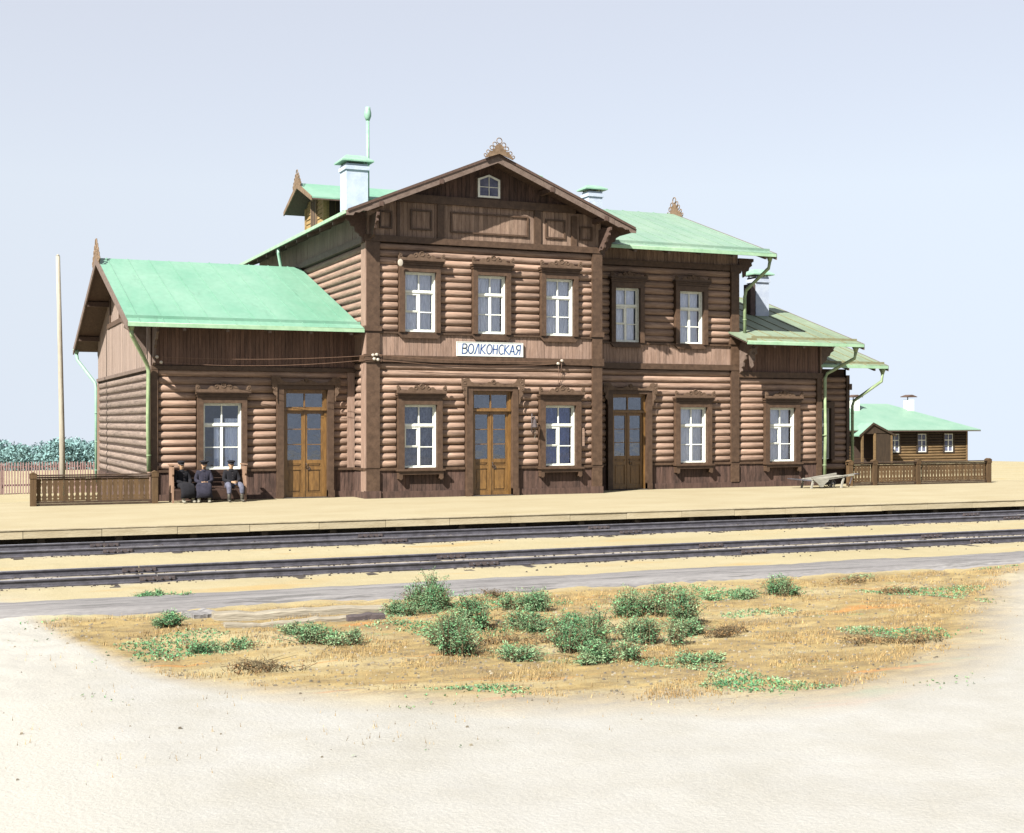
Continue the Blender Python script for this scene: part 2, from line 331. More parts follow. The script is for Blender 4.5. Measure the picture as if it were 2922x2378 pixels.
# ------------------------------------------------------------------ ground
def smooth(a, b, x):
    t = max(0, min(1, (x - a) / (b - a))); return t * t * (3 - 2 * t)
def ground_z(x, y):
    n = noise.noise((x * .8, y * .8, 0)); n2 = noise.noise((x * 3.1, y * 3.1, 5)); n3 = noise.noise((x * 7, y * 7, 9))
    track = -.335 + .012 * n + .012 * n2 + .008 * n3
    q_ = .25 + .75 * smooth(14.0, 16.5, y + n)
    front = -.42 + (.05 * n + .03 * n2 + .018 * n3) * q_
    z = front + (track - front) * smooth(20.2, 21.2, y)
    z = z + (-.44 - z) * smooth(32.0, 32.6, y)
    z = z + (-1.0 + .05 * n - z) * smooth(44, 52, y)
    side = max(smooth(2, -10, x), 0) if y > 42 else 0
    r = math.hypot(x - 18, y - 42)
    r0 = 60 + 26 * smooth(20, 60, x)
    if r > r0: z -= .044 * (r - r0)
    return z
def axis(f0, f1, step, far):
    a = []; x = f0
    while x < f1: a.append(x); x += step
    s = step; b = []; x = f1
    while x < far: b.append(x); s *= 1.22; x += s
    s = step; c = []; x = f0
    while x > -far: s *= 1.22; x -= s; c.append(x)
    return c[::-1] + a + b
xs = axis(0, 26, .11, 6000); ys = axis(8.5, 33, .11, 6000)
g = MB(); nx = len(xs)
for y in ys:
    for x in xs: g.v.append((x, y, ground_z(x, y)))
for j in range(len(ys) - 1):
    for i in range(nx - 1):
        a = j * nx + i; g.f.append((a, a + 1, a + 1 + nx, a + nx)); g.sm.append(True)
gr = bpy.data.objects.new('ground', g.mesh('ground', M['ground'])); C.objects.link(gr); gr['kind'] = 'structure'

# ash path: low grey strip with wandering edges
p = MB(); ring = []
n = 320
for i in range(n):
    x = -24 + 75 * i / (n - 1)
    a = 20.50 + .14 * noise.noise((x * .5, 1, 0)) + .04 * noise.noise((x * 3, 2, 0)); b = 21.90 + .18 * noise.noise((x * .5, 7, 0)) + .05 * noise.noise((x * 3, 8, 0))
    for k in range(9):
        t = k / 8; y = a + (b - a) * t
        e = min(t, 1 - t) * 8
        p.v.append((x, y, ground_z(x, y) * .5 - .335 * .5 + .035 * min(1, e) + .01 * noise.noise((x * 4, y * 4, 3)) - (.05 if k in (0, 8) else 0)))
for i in range(n - 1):
    for k in range(8):
        a = i * 9 + k; p.f.append((a, a + 9, a + 10, a + 1)); p.sm.append(True)
po = p.build('path', 'ash'); po['kind'] = 'structure'

# platform
PE = 32.25
pf = MB()
pxs = [-24 + .4 * i for i in range(185)]; pys = [PE + .04, PE + .2] + [PE + .5 + .5 * i for i in range(21)] + [43.2, 45.0]
for y in pys:
    for x in pxs:
        pf.v.append((x, y, .012 * noise.noise((x * .7, y * .7, 2)) * smooth(PE, PE + 1, y) * smooth(41, 39.5, y) - (.9 if y > 44 else 0)))
nx = len(pxs)
for j in range(len(pys) - 1):
    for i in range(nx - 1):
        a = j * nx + i; pf.f.append((a, a + 1, a + 1 + nx, a + nx)); pf.sm.append(True)
pf = pf.build('platform', 'platform'); pf['kind'] = 'structure'
pb = MB(); pb.box(-24, 49.6, PE + .45, PE + .5, -.5, -.03)
pb.build('retaining_board', 'sleeper', pf)
x = -23.9
fb = None
while x < 48:
    w = 1.72
    dz = random.uniform(-.006, .006); dy = random.uniform(-.008, .008)
    b = MB(); b.box(0, w - .012, 0, .07, -.205, -.03)
    if fb is None:
        fb = b.build('edge_board', 'face', pf); o = fb
        o0 = o
    else:
        o = o0.copy(); C.objects.link(o)
    o.location = Vector((x + w / 2, PE + .035 + dy, -.205 + dz)) - WL[pf]
    x += w
cb = MB(); cb.box(-24, 49.6, PE - .02, PE + .12, -.022, .004)
cp = cb.build('coping_plank', 'face', pf)
b = MB(); b.box(0, .16, 0, .14, -.5, -.21); po_ = b.build('support_post', 'sleeper', pf); px_ = po_
for k in range(42):
    o = px_ if k == 0 else px_.copy()
    if k: C.objects.link(o)
    o.location = Vector((-23.5 + 1.72 * k, PE + .2, -.5)) - WL[pf]

# ------------------------------------------------------------------ railway tracks
def rail_profile(mb, x0, x1, yc, zt):
    pr = [(-.055, -.13), (.055, -.13), (.055, -.118), (.012, -.105), (.009, -.038), (.032, -.028), (.034, -.006), (.024, -.001), (-.024, -.001), (-.034, -.006), (-.032, -.028), (-.009, -.038), (-.012, -.105), (-.055, -.118)]
    mb.poly([(yc + a, zt + b) for a, b in pr], 'yz', x0, x1)
def track(name, yf, yn, label, zt=-.2):
    t = thing(name, (15, (yf + yn) / 2, -.34), label, 'railway track', 'railway tracks in front of the platform')
    slp = None
    for k in range(118):
        x = -24 + .64 * k + random.uniform(-.05, .05)
        if slp is None:
            b = MB(); L_ = 1.26
            rr = []
            b.poly([(-.12, -.16), (.12, -.16), (.125, -.03), (.09, 0), (-.09, 0), (-.125, -.03)], 'xz', -L_, L_)
            slp = b.build('sleeper', 'sleeper', t, local=True); o = slp
        else:
            o = slp.copy(); C.objects.link(o)
        o.location = (x - 15, random.uniform(-.06, .06), random.uniform(-.03, .012))
        o.rotation_euler = (random.uniform(-.006, .006), 0, random.uniform(-.02, .02))
    for yc in (yf, yn):
        for k in range(-5, 8):
            x0 = 3.5 + 6.12 * k + (.0 if yc == yf else .1)
            b = MB(); rail_profile(b, x0 + .008, x0 + 6.112, yc, zt); ro = b.build('rail', 'iron', t)
            h = MB(); h.box(x0 + .012, x0 + 6.108, yc - .022, yc + .022, zt - .001, zt + .002); h.build('rail_head', 'railhead', ro)
            if -2 < k < 7:
                fp = MB(); fp.box(x0 - .3, x0 + .3, yc - .045, yc - .014, zt - .10, zt - .035)
                fo = fp.build('fishplate', 'rust', t)
                bt = MB()
                for q in (-.21, -.07, .07, .21): bt.tube([(x0 + q, yc - .075, zt - .068), (x0 + q, yc - .04, zt - .068)], .019, 6)
                bt.build('bolt', 'iron', fo, kind='stuff')
    return t
track('railway_track', 30.75, 29.23, 'iron railway track nearest the station platform, running along its edge')
track('railway_track', 25.35, 23.83, 'iron railway track nearer the weeds, with an ash path in front')
# spoil and cinders lying along the rails
b = MB()
for k in range(1500):
    yc = random.choice((30.75, 29.23, 25.35, 23.83)); x = random.uniform(-2, 32); y = yc - abs(random.gauss(.12, .1)) - .03 if random.random() < .8 else yc + random.uniform(-1.2, 1.2)
    s = random.uniform(.008, .03); z = ground_z(x, y)
    b.hexa([(x - s, y - s, z - .01), (x + s, y - s * .8, z - .01), (x + s * .9, y + s, z - .01), (x - s * .7, y + s, z - .01), (x - s * .6, y - s * .6, z + s * .8), (x + s * .5, y - s * .5, z + s), (x + s * .4, y + s * .6, z + s * .8), (x - s * .5, y + s * .5, z + s * .7)])
o = b.build('gravel', 'sleeper'); o['kind'] = 'stuff'; tag(o, 'dark cinders and clinker scattered along the rails', 'gravel')

# ------------------------------------------------------------------ the station building
YA, YL, YB, YD = 41.0, 42.2, 42.6, 45.0
XL, XA0, XA1, XB1, XC1, XD1 = 6.19, 12.70, 21.07, 27.62, 31.36, 34.5
YBACK = 56.0
st = thing('railway_station', (18.8, 48.5, 0), 'long two-storey brown log railway station with mint green roofs beside the platform', 'railway station')
nlog = 0
def log(axis_, a0, a1, w, zc, rad, material, parent=st, name='log', kind=None, into=None):
    """one log: axis 'x' lies along x at depth w, axis 'y' lies along y at x = w"""
    global nlog
    b = into or MB(); L_ = a1 - a0; n = max(2, int(L_ / .8) + 1); sd_ = random.uniform(0, 99); rings = []
    rr = rad * random.uniform(.93, 1.05); zc += random.uniform(-.006, .006)
    ends = [(0, .80), (.018, .97)]
    ts = [0, min(.018, L_ * .2)] + [L_ * i / n for i in range(1, n)] + [L_ - min(.018, L_ * .2), L_]
    for i, t in enumerate(ts):
        q = .90 if i in (0, len(ts) - 1) else 1.0
        e = rr * q * (1 + .035 * noise.noise((sd_, t * .7, 0))); dz = .008 * noise.noise((sd_ + 9, t * .6, 1))
        rg = []
        for k in range(14):
            an = 2 * math.pi * k / 14
            u = math.cos(an) * e * 1.02; v = math.sin(an) * e * .985 + zc + dz
            rg.append((a0 + t, w + u, v) if axis_ == 'x' else (w + u, a0 + t, v))
        rings.append(rg)
    b.loft(rings)
    if into is None:
        o = b.build(name, material, parent)
        if parent is st: nlog += 1
        return o
def courses_x(x0, x1, z0, z1, n, Y, ops, material='log_x', **kw):
    pz = (z1 - z0) / n
    for i in range(n):
        zc = z0 + pz * (i + .5); cuts = sorted([o for o in ops if o[2] - .06 < zc < o[3] + .06]); a = x0
        for c in cuts + [(x1, x1, 0, 0)]:
            if c[0] - a > .05: log('x', a, c[0], Y + .085, zc, pz * .525, material, **kw)
            a = c[1]
def courses_y(y0, y1, z0, z1, n, X, sgn, material='log_y', **kw):
    pz = (z1 - z0) / n
    for i in range(n): log('y', y0, y1, X - sgn * .085, z0 + pz * (i + .5), pz * .525, material, **kw)
def part(x0, x1, y0, y1, z0, z1, name, material, parent=st):
    return MB().box(x0, x1, y0, y1, z0, z1).build(name, material, parent)
def planks_x(x0, x1, zlo, zhi, Y, material, w=.13, depth=.03, parent=st):
    """vertical boarding on a wall facing the camera; zlo / zhi may be functions of x"""
    b = MB(); x = x0; f = lambda z, x: z(x) if callable(z) else z
    while x < x1 - .01:
        ww = min(w * random.uniform(.93, 1.07), x1 - x); d = random.uniform(0, .010)
        a, c = x + .004, x + ww - .004
        b.hexa([(a, Y - depth - d, f(zlo, a)), (c, Y - depth - d, f(zlo, c)), (c, Y, f(zlo, c)), (a, Y, f(zlo, a)),
                (a, Y - depth - d, f(zhi, a)), (c, Y - depth - d, f(zhi, c)), (c, Y, f(zhi, c)), (a, Y, f(zhi, a))])
        x += ww
    o = b.build('boarding', material, parent); o['kind'] = 'stuff'; return o
def planks_y(y0, y1, zlo, zhi, X, sgn, material, w=.13, depth=.03, parent=st):
    b = MB(); y = y0; f = lambda z, q: z(q) if callable(z) else z
    while y < y1 - .01:
        ww = min(w * random.uniform(.93, 1.07), y1 - y); d = depth + random.uniform(0, .010)
        a, c = y + .004, y + ww - .004; xa, xb = sorted((X, X + sgn * d))
        b.hexa([(xa, a, f(zlo, a)), (xb, a, f(zlo, a)), (xb, c, f(zlo, c)), (xa, c, f(zlo, c)), (xa, a, f(zhi, a)), (xb, a, f(zhi, a)), (xb, c, f(zhi, c)), (xa, c, f(zhi, c))])
        y += ww
    o = b.build('boarding', material, parent); o['kind'] = 'stuff'; return o
def backing_x(x0, x1, z0, z1, Y, ops):
    b = MB(); cutx = sorted({x0, x1, *[q for o in ops for q in (o[0] + .1, o[1] - .1)]})
    for a, c in zip(cutx, cutx[1:]):
        z = z0
        for o in sorted([o for o in ops if o[0] + .1 <= a + 1e-6 and o[1] - .1 >= c - 1e-6], key=lambda o: o[2]):
            if o[2] + .06 > z: b.box(a, c, Y + .10, Y + .2, z, o[2] + .06)
            z = o[3] - .06
        if z < z1: b.box(a, c, Y + .10, Y + .2, z, z1)
    b.build('inner_wall', 'back', st)

# --- windows and doors: opening extents are the outer edges of the brown casing
def muntin(b, x0, x1, z0, z1, y0, y1): b.box(x0, x1, y0, y1, z0, z1)
def window(X0, X1, Z0, Z1, Y, curtain='curtain', crown=True, apron=False, casing=None, vent=True, drop=0.0, left_half=False, crown_z=.42):
    cx = (X0 + X1) / 2; cl, crr, ct = casing or (.19, .19, .22)
    b = MB(); F = Y - .185
    b.box(X0 - cl, X0, F, Y + .12, Z0 - .02, Z1 + ct); b.box(X1, X1 + crr, F, Y + .12, Z0 - .02, Z1 + ct)
    b.box(X0, X1, F + .004, Y + .12, Z1, Z1 + ct - .003)
    w = b.build('window', 'trim', st)
    # white box frame and sashes
    f = MB(); yb = Y - .03; yg = Y + .10; e = .035
    f.box(X0 + .002, X0 + e, yb, yg + .03, Z0, Z1 - .002); f.box(X1 - e, X1 - .002, yb, yg + .03, Z0, Z1 - .002)
    f.box(X0 + e, X1 - e, yb + .003, yg + .03, Z1 - e, Z1 - .004); f.box(X0 + e, X1 - e, yb - .02, yg + .03, Z0 + .001, Z0 + e)
    f.build('frame', 'white', w)
    s = MB(); H = Z1 - Z0; zt = Z1 - H * .325; xa, xb = X0 + e, X1 - e; ya, y2 = yg - .05, yg
    s.box(xa, xb, ya - .03, y2 - .001, zt - .035, zt + .03)             # transom
    s.box(cx - .020, cx + .020, ya - .004, y2 - .003, zt + .03, Z1 - e)  # upper bar
    for q0, q1 in ((xa, xa + .045), (xb - .045, xb)): s.box(q0, q1, ya, y2 - .002, Z0 + e, Z1 - e - .001)
    s.box(cx - .040, cx + .040, ya - .008, y2 - .004, Z0 + e, zt - .035)   # meeting stiles
    for q0, q1 in ((Z0 + e, Z0 + e + .05), (Z1 - e - .045, Z1 - e - .002), (zt + .03, zt + .055), (zt - .075, zt - .036)): s.box(xa + .04, xb - .04, ya + .005, y2 - .006, q0, q1)
    zm = Z0 + H * .335
    for q0, q1 in ((xa + .04, cx - .035), (cx + .035, xb - .04)): s.box(q0, q1, ya - .004, y2 - .008, zm - .017, zm + .017)
    if vent:
        q0, q1, r0, r1 = xa + .045, cx - .040, zm + .014, zt - .075
        for a in ((q0, q0 + .035, r0, r1), (q1 - .035, q1, r0, r1), (q0 + .035, q1 - .035, r0, r0 + .035), (q0 + .035, q1 - .035, r1 - .035, r1)): s.box(a[0], a[1], ya - .02, y2 - .01, a[2], a[3])
    s.build('sash', 'white', w)
    g0 = MB
    for a, c, z0, z1 in ((xa + .04, cx - .016, zt + .05, Z1 - e - .04), (cx + .016, xb - .04, zt + .05, Z1 - e - .04),
                         (xa + .04, cx - .05, zm, zt - .07), (cx + .05, xb - .04, zm, zt - .07),
                         (xa + .04, cx - .05, Z0 + e + .04, zm), (cx + .05, xb - .04, Z0 + e + .04, zm)):
        ty = random.uniform(-.006, .006)
        b = MB(); b.quad((a, yg - .02 + ty, z0), (c, yg - .02 - ty, z0), (c, yg - .02 - ty, z1), (a, yg - .02 + ty, z1)); b.build('pane', 'glass', w)
    if curtain:
        spans = [(X0 + .04, cx + .02), (cx - .02, X1 - .04)]
        if left_half: spans = [(X0 + .38, cx + .02), (cx + .12, X1 - .05)]
        for q, (a, c) in enumerate(spans):
            b = MB(); n = 26; ztop = Z1 - .06 - drop; amp = .03; gap = random.uniform(.0, .07) if q else 0
            for i in range(n + 1):
                t = i / n; x = a + (c - a - gap) * t; yy = Y + .155 + amp * math.sin(t * 34 + q + X0) * (.6 + .4 * math.sin(t * 9)) 
                b.v += [(x, yy, Z0 + .02), (x + .01 * math.sin(t * 12), yy, (Z0 + ztop) / 2), (x, yy * 1, ztop)]
            for i in range(n):
                for k in range(2): a_ = i * 3 + k; b.f.append((a_, a_ + 3, a_ + 4, a_ + 1)); b.sm.append(True)
            b.build('curtain', curtain, w)  # with the pane reflection colours this is an added sheet, not cloth
    if crown: window_crown(cx, Z1 + ct + .005, Y, (X1 - X0) / 2 + cl, w, crown_z)
    if apron:
        b = MB(); a, c = X0 - cl - .01, X1 + crr + .01
        b.box(a - .05, c + .05, Y - .30, Y - .035, Z0 - .08, Z0 - .02)
        b.box(a, c, Y - .24, Y - .035, Z0 - .19, Z0 - .083)
        for q in (a + .004, c - .144):
            b.poly([(q, Z0 - .193), (q + .14, Z0 - .193), (q + .14, Z0 - .33), (q + .11, Z0 - .33), (q + .11, Z0 - .36), (q + .03, Z0 - .36), (q + .03, Z0 - .33), (q, Z0 - .33)], 'xz', Y - .238, Y - .036)
        b.build('apron', 'trim', w)
    return w
def scallops(n, w, h):
    """outline of a carved crest from (-w,0) over its peak to (w,0)"""
    pts = []
    for i in range(n):
        a0 = -w + 2 * w * i / n; a1 = -w + 2 * w * (i + 1) / n
        for k in range(6):
            t = k / 5; x = a0 + (a1 - a0) * t
            base = h * (1 - abs((a0 + a1) / 2) / w) ** .8
            pts.append((x, base + math.sin(math.pi * t) * (a1 - a0) * .32))
    return pts
def window_crown(cx, z, Y, hw, parent, H=.42):
    w = hw + .08
    b = MB(); b.box(cx - hw - .03, cx + hw + .03, Y - .22, Y - .03, z, z + .07)       # cornice steps
    b.box(cx - hw - .07, cx + hw + .07, Y - .27, Y - .032, z + .073, z + .125)
    b.box(cx - w, cx + w, Y - .33, Y - .034, z + .128, z + .152)
    b.build('cornice', 'trim', parent)
    z1 = z + .155; b = MB()
    pts = [(-w, 0), (-w, .21), (-w + .04, .235), (-w + .10, .20), (-w + .13, .16), (-w + .14, .075), (-.50, .075)]
    pts += [(x * 1.0, .085 + v) for x, v in scallops(5, .45, .15)]
    pts += [(.50, .075), (w - .14, .075), (w - .13, .16), (w - .10, .20), (w - .04, .235), (w, .21), (w, 0)]
    b.poly([(cx + a, z1 + c * H / .42) for a, c in pts], 'xz', Y - .28, Y - .235)
    for x, c, r in ((-.22, .15, .05), (.22, .15, .05), (0, .20, .075), (-w + .07, .13, .035), (w - .07, .13, .035)): b.ring((cx + x, Y - .285, z1 + c * H / .42), r, .013)
    b.build('carved_crest', 'ornament', parent)

def door(X0, X1, Z1, Y, jamb=(.21, .20), top=.14, mt='door'):
    cx = (X0 + X1) / 2; b = MB(); F = Y - .20
    b.box(X0 - jamb[0], X0, F, Y + .14, 0, Z1 + top); b.box(X1, X1 + jamb[1], F, Y + .14, 0, Z1 + top)
    b.box(X0, X1, F + .004, Y + .14, Z1, Z1 + top - .003)
    for q in (X0 - jamb[0] - .012, X1 - .0): b.box(q, q + jamb[0] + .012, F - .02, Y - .04, 0.002, .24)
    w = b.build('door', 'trim', st)
    # carved crown: centre crest and hanging side scrolls
    b = MB(); e = jamb[0] + .2; z = Z1 + top + .003; hw = (X1 - X0) / 2
    pts = [(-hw - e, .0), (-hw - e, .26), (-hw - e + .09, .235), (-hw - e + .17, .27), (-hw - e + .27, .25), (-hw - e + .33, .16), (-hw - e + .44, .10), (-.42, .06)]
    pts += [(x, .06 + v) for x, v in scallops(3, .22, .13)] + [(.42, .06), (hw + e - .44, .10), (hw + e - .33, .16), (hw + e - .27, .25), (hw + e - .17, .27), (hw + e - .09, .235), (hw + e, .26), (hw + e, .0)]
    b.poly([(cx + a, z + c) for a, c in pts], 'xz', F - .05, F - .005)
    for sg in (-1, 1):
        side = [(hw + e - .01, z), (hw + e - .02, z - .10), (hw + e - .08, z - .16), (hw + e - .05, z - .24), (hw + e - .11, z - .33), (hw + e - .16, z - .36), (hw + e - .15, z - .46), (hw + jamb[0] + .012, z - .56), (hw + jamb[0] + .012, z)]
        b.poly([(cx + sg * a, c - .002) for a, c in side], 'xz', F - .045, F - .006)
        b.ring((cx + sg * (hw + e - .1), F - .05, z + .12), .06, .014); b.ring((cx + sg * (hw + e - .09), F - .05, z - .1), .035, .01)
    b.ring((cx, F - .055, z + .14), .06, .012)
    b.build('carved_crest', 'ornament', w)
    # fixed frame, transom light
    yf = Y - .02; zt = Z1 - .60; f = MB(); e = .075
    f.box(X0 + .002, X0 + e, yf, Y + .12, 0, Z1 - .002); f.box(X1 - e, X1 - .002, yf, Y + .12, 0, Z1 - .002)
    f.box(X0 + e, X1 - e, yf + .003, Y + .12, Z1 - e, Z1 - .003)
    f.box(X0 + .01, X1 - .01, yf - .06, Y + .12, zt - .07, zt)
    f.box(cx - .022, cx + .022, yf + .03, Y + .1, zt, Z1 - e)
    for q in ((X0 + e, X0 + e + .05), (X1 - e - .05, X1 - e)): f.box(q[0], q[1], yf + .035, Y + .1, zt, Z1 - e)
    f.box(X0 + e + .05, X1 - e - .05, yf + .034, Y + .1, zt + .002, zt + .04); f.box(X0 + e + .05, X1 - e - .05, yf + .034, Y + .1, Z1 - e - .05, Z1 - e - .002)
    f.build('frame', mt, w)
    for a, c in ((X0 + e + .05, cx - .022), (cx + .022, X1 - e - .05)):
        MB().box(a, c, Y + .05, Y + .054, zt + .04, Z1 - e - .05).build('pane', 'glass', w)
    yl = Y + .03
    for sg in (0, 1):
        a, c = (X0 + e + .004, cx - .004) if sg == 0 else (cx + .004, X1 - e - .004)
        l = MB(); zb = .03; zs = 1.22; zc = zt - .078
        l.box(a, a + .09, yl, yl + .06, zb, zc); l.box(c - .09, c, yl, yl + .06, zb, zc)
        for q0, q1 in ((zc - .10, zc - .001), (zs - .10, zs), (zb + .001, zb + .14), (.92, 1.0)): l.box(a + .09, c - .09, yl + .002, yl + .058, q0, q1)
        h = (zc - .10 - zs) / 3
        for k in (1, 2): l.box(a + .09, c - .09, yl + .008, yl + .05, zs + h * k - .014, zs + h * k + .014)
        l.box(a + .09, c - .09, yl + .03, yl + .05, zb + .1, zs - .05)                       # sunk field
        for q0, q1 in ((zb + .14, .92), (1.0, zs - .10)):                                    # raised panels with beads
            l.box(a + .15, c - .15, yl + .008, yl + .032, q0 + .06 if q1 > 1.05 or q0 < .5 else q0, q1 - (.06 if q0 < .5 else .03))
            for bx in ((a + .09, a + .11, q0, q1), (c - .11, c - .09, q0, q1)): l.box(bx[0], bx[1], yl - .004, yl + .03, bx[2], bx[3])
            l.box(a + .11, c - .11, yl - .004, yl + .03, q0, q0 + .02); l.box(a + .11, c - .11, yl - .004, yl + .03, q1 - .02, q1)
        if sg == 0: l.box(c - .018, c + .03, yl - .022, yl - .001, zb, zc)                    # cover strip
        l.build('door_leaf', mt, w)
        for k in range(3):
            MB().box(a + .09, c - .09, yl + .03, yl + .033, zs + h * k + .014 * (k > 0), zs + h * (k + 1) - .014 * (k < 2)).build('pane', 'glass', w)
    hd = MB(); hd.tube([(cx + .055, yl - .06, 1.10), (cx + .055, yl - .07, 1.0), (cx + .055, yl - .02, .96)], .014, 6); hd.tube([(cx + .055, yl, 1.08), (cx + .055, yl - .06, 1.10)], .012, 6); hd.ring((cx + .13, yl - .02, .95), .05, .01)
    hd.build('door_handle', 'rust', w)
    MB().box(X0 - .05, X1 + .05, Y - .22, Y + .12, -.02, .028).build('threshold', 'sleeper', w)
    return w

# ============ left one-storey wing
opsL = [(7.56, 9.13, .86, 3.24), (10.08, 11.93, -.1, 3.64)]
courses_x(XL + .22, XA0 - .25, .95, 4.08, 13, YL, opsL)
backing_x(XL + .1, XA0, 0, 5.3, YL, opsL)
window(7.76, 8.96, .95, 3.03, YL, 'curtain_white', casing=(.18, .16, .19), vent=False, drop=.42, left_half=True)
door(10.29, 11.73, 3.48, YL)
planks_x(XL + .2, 10.08, .12, .88, YL, 'plinth_board'); planks_x(11.93, XA0, .12, .88, YL, 'plinth_board')
for a, c in ((XL + .15, 10.07), (11.94, XA0 - .01)):
    part(a, c, YL - .085, YL + .1, .88, .955, 'ledge', 'trim'); part(a, c, YL - .075, YL + .1, -.02, .2, 'plinth', 'trim' if 0 else 'plinth_board')
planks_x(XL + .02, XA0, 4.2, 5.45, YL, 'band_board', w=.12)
part(XL, XA0, YL - .11, YL + .1, 4.05, 4.18, 'cornice_beam', 'trim')
part(12.42, 12.66, YL - .07, YL + .1, .96, 4.045, 'corner_board', 'board')
part(XL - .03, XL + .20, YL - .10, YL + .1, .0, 4.045, 'corner_board', 'trim')
# gable end of the wing, facing left
courses_y(YL + .2, YBACK - .2, .55, 4.0, 13, XL, -1)
part(XL - .08, XL + .15, YL - .06, YL + .22, 0, 4.04, 'corner_board', 'board'); part(XL - .08, XL + .15, YBACK - .22, YBACK, 0, 4.04, 'corner_board', 'board')
part(XL + .0, XL + .2, YL + .1, YBACK, -.9, 5.3, 'inner_wall', 'back')
part(XL - .11, XL + .1, YL - .08, YBACK + .05, 4.045, 4.16, 'cornice_beam', 'barge')
RLm = 49.1
def roofL(y): return 8.215 - abs(y - RLm) * .3488
planks_y(YL, YBACK, 4.16, lambda y: roofL(y) - .12, XL, -1, 'side_board', w=.16, depth=.04)
part(XL - .09, XL - .03, 45.4, 52.8, 5.95, 6.12, 'tie_beam', 'trim')
for yy in (46.4, 49.1, 51.8): part(XL - .10, XL - .04, yy - .08, yy + .08, 6.125, roofL(yy) - .14, 'gable_post', 'trim')
part(XL - .07, XL + .1, YL + .2, YBACK, -.9, .5, 'plinth', 'plinth_board')

# ============ central two-storey block
opsA1 = [(13.70, 15.25, .86, 3.24), (16.06, 17.93, -.1, 3.64), (18.71, 20.27, .86, 3.24)]
courses_x(XA0 + .38, XA1 - .32, .96, 4.36, 14, YA, opsA1)
opsA2 = [(13.76, 15.17, 5.25, 7.52), (16.30, 17.66, 5.25, 7.52), (18.76, 20.15, 5.25, 7.52)]
courses_x(XA0 + .38, XA1 - .32, 5.34, 8.20, 12, YA, opsA2)
backing_x(XA0 + .1, XA1 - .05, 0, 8.95, YA, opsA1 + opsA2)
window(13.93, 15.05, .94, 3.0, YA, 'pane_reflection_dark', apron=True, casing=(.21, .18, .22))
window(18.92, 20.06, .94, 3.0, YA, 'pane_reflection_blue', apron=True, casing=(.20, .19, .22))
door(16.28, 17.71, 3.46, YA, top=.14)
window(13.95, 15.02, 5.35, 7.28, YA, casing=(.18, .14, .20)); window(16.47, 17.49, 5.35, 7.27, YA, casing=(.16, .16, .20), vent=False); window(18.94, 19.98, 5.35, 7.27, YA, casing=(.17, .16, .20), vent=False)
planks_x(XA0 + .4, 16.06, .12, .88, YA, 'plinth_board'); planks_x(17.93, XA1 - .3, .12, .88, YA, 'plinth_board')
for a, c in ((XA0 - .08, 16.05), (17.94, XA1 + .06)):
    part(a, c, YA - .09, YA + .1, .885, .965, 'ledge', 'trim'); part(a, c, YA - .08, YA + .1, -.02, .21, 'plinth', 'plinth_board')
planks_x(XA0 + .4, XA1 - .3, 4.58, 5.27, YA, 'board')
part(XA0 - .10, XA1 + .05, YA - .13, YA + .1, 4.36, 4.575, 'belt_beam', 'trim')
part(XA0 - .09, XA1 + .04, YA - .10, YA + .1, 5.275, 5.335, 'sill_moulding', 'trim')
for a, c in ((13.72, 15.2), (16.28, 17.68), (18.74, 20.17)):
    b = MB(); b.poly([(a, 5.272), (c, 5.272), (c - .12, 5.14), (a + .12, 5.14)], 'xz', YA - .13, YA - .04); b.build('window_apron', 'trim', st)
part(XA0 - .10, XA1 + .05, YA - .14, YA + .1, 8.20, 8.40, 'gable_beam', 'trim')
# corner boards with block capitals
for a, c, n in ((XA0 - .03, XA0 + .42, 'l'), (XA1 - .36, XA1 + .01, 'r')):
    for z0, z1 in ((.21, .88), (.968, 4.355), (4.58, 5.27), (5.34, 8.195)): part(a, c, YA - .115, YA + .1, z0, z1, 'corner_board', 'trim')
    part(a - .06, c + .06, YA - .15, YA + .05, 5.34, 5.50, 'capital', 'trim'); part(a - .05, c + .05, YA - .16, YA + .04, 4.345, 4.60, 'capital', 'trim')
    part(a - .03, c + .03, YA - .135, YA + .04, 0, .235, 'capital', 'plinth_board')
RX, RZ, SA = 16.86, 11.11, .4165
def roofA(x): return RZ - abs(x - RX) * SA
# framed panelling above the upper windows
planks_x(XA0, XA1, 8.405, lambda x: min(9.52, roofA(x) - .1), YA, 'gable_board', w=.155)
part(XA0 + 1.0, XA1 - 1.0, YA - .13, YA + .05, 9.52, 9.78, 'gable_beam', 'trim')
planks_x(XA0, XA1, lambda x: min(9.78, roofA(x) - .12), lambda x: roofA(x) - .09, YA, 'plinth_board', w=.14)
for a, c, z1 in ((13.70, 13.80, 9.50), (15.08, 15.32, 9.515), (18.54, 18.78, 9.515), (19.92, 20.12, 9.42)): part(a, c, YA - .10, YA - .035, 8.405, z1, 'gable_post', 'trim')
for a, c, z0, z1 in ((13.12, 13.55, 8.63, 9.2), (14.16, 14.90, 8.64, 9.30), (15.55, 18.33, 8.62, 9.31), (18.96, 19.70, 8.62, 9.27), (20.24, 20.72, 8.62, 9.1)):
    b = MB(); t = .055
    for q in ((a, c, z0, z0 + t), (a, c, z1 - t, z1), (a, a + t, z0 + t, z1 - t), (c - t, c, z0 + t, z1 - t)): b.box(q[0], q[1], YA - .085, YA - .034, q[2], q[3])
    b.build('panel_moulding', 'trim', st)
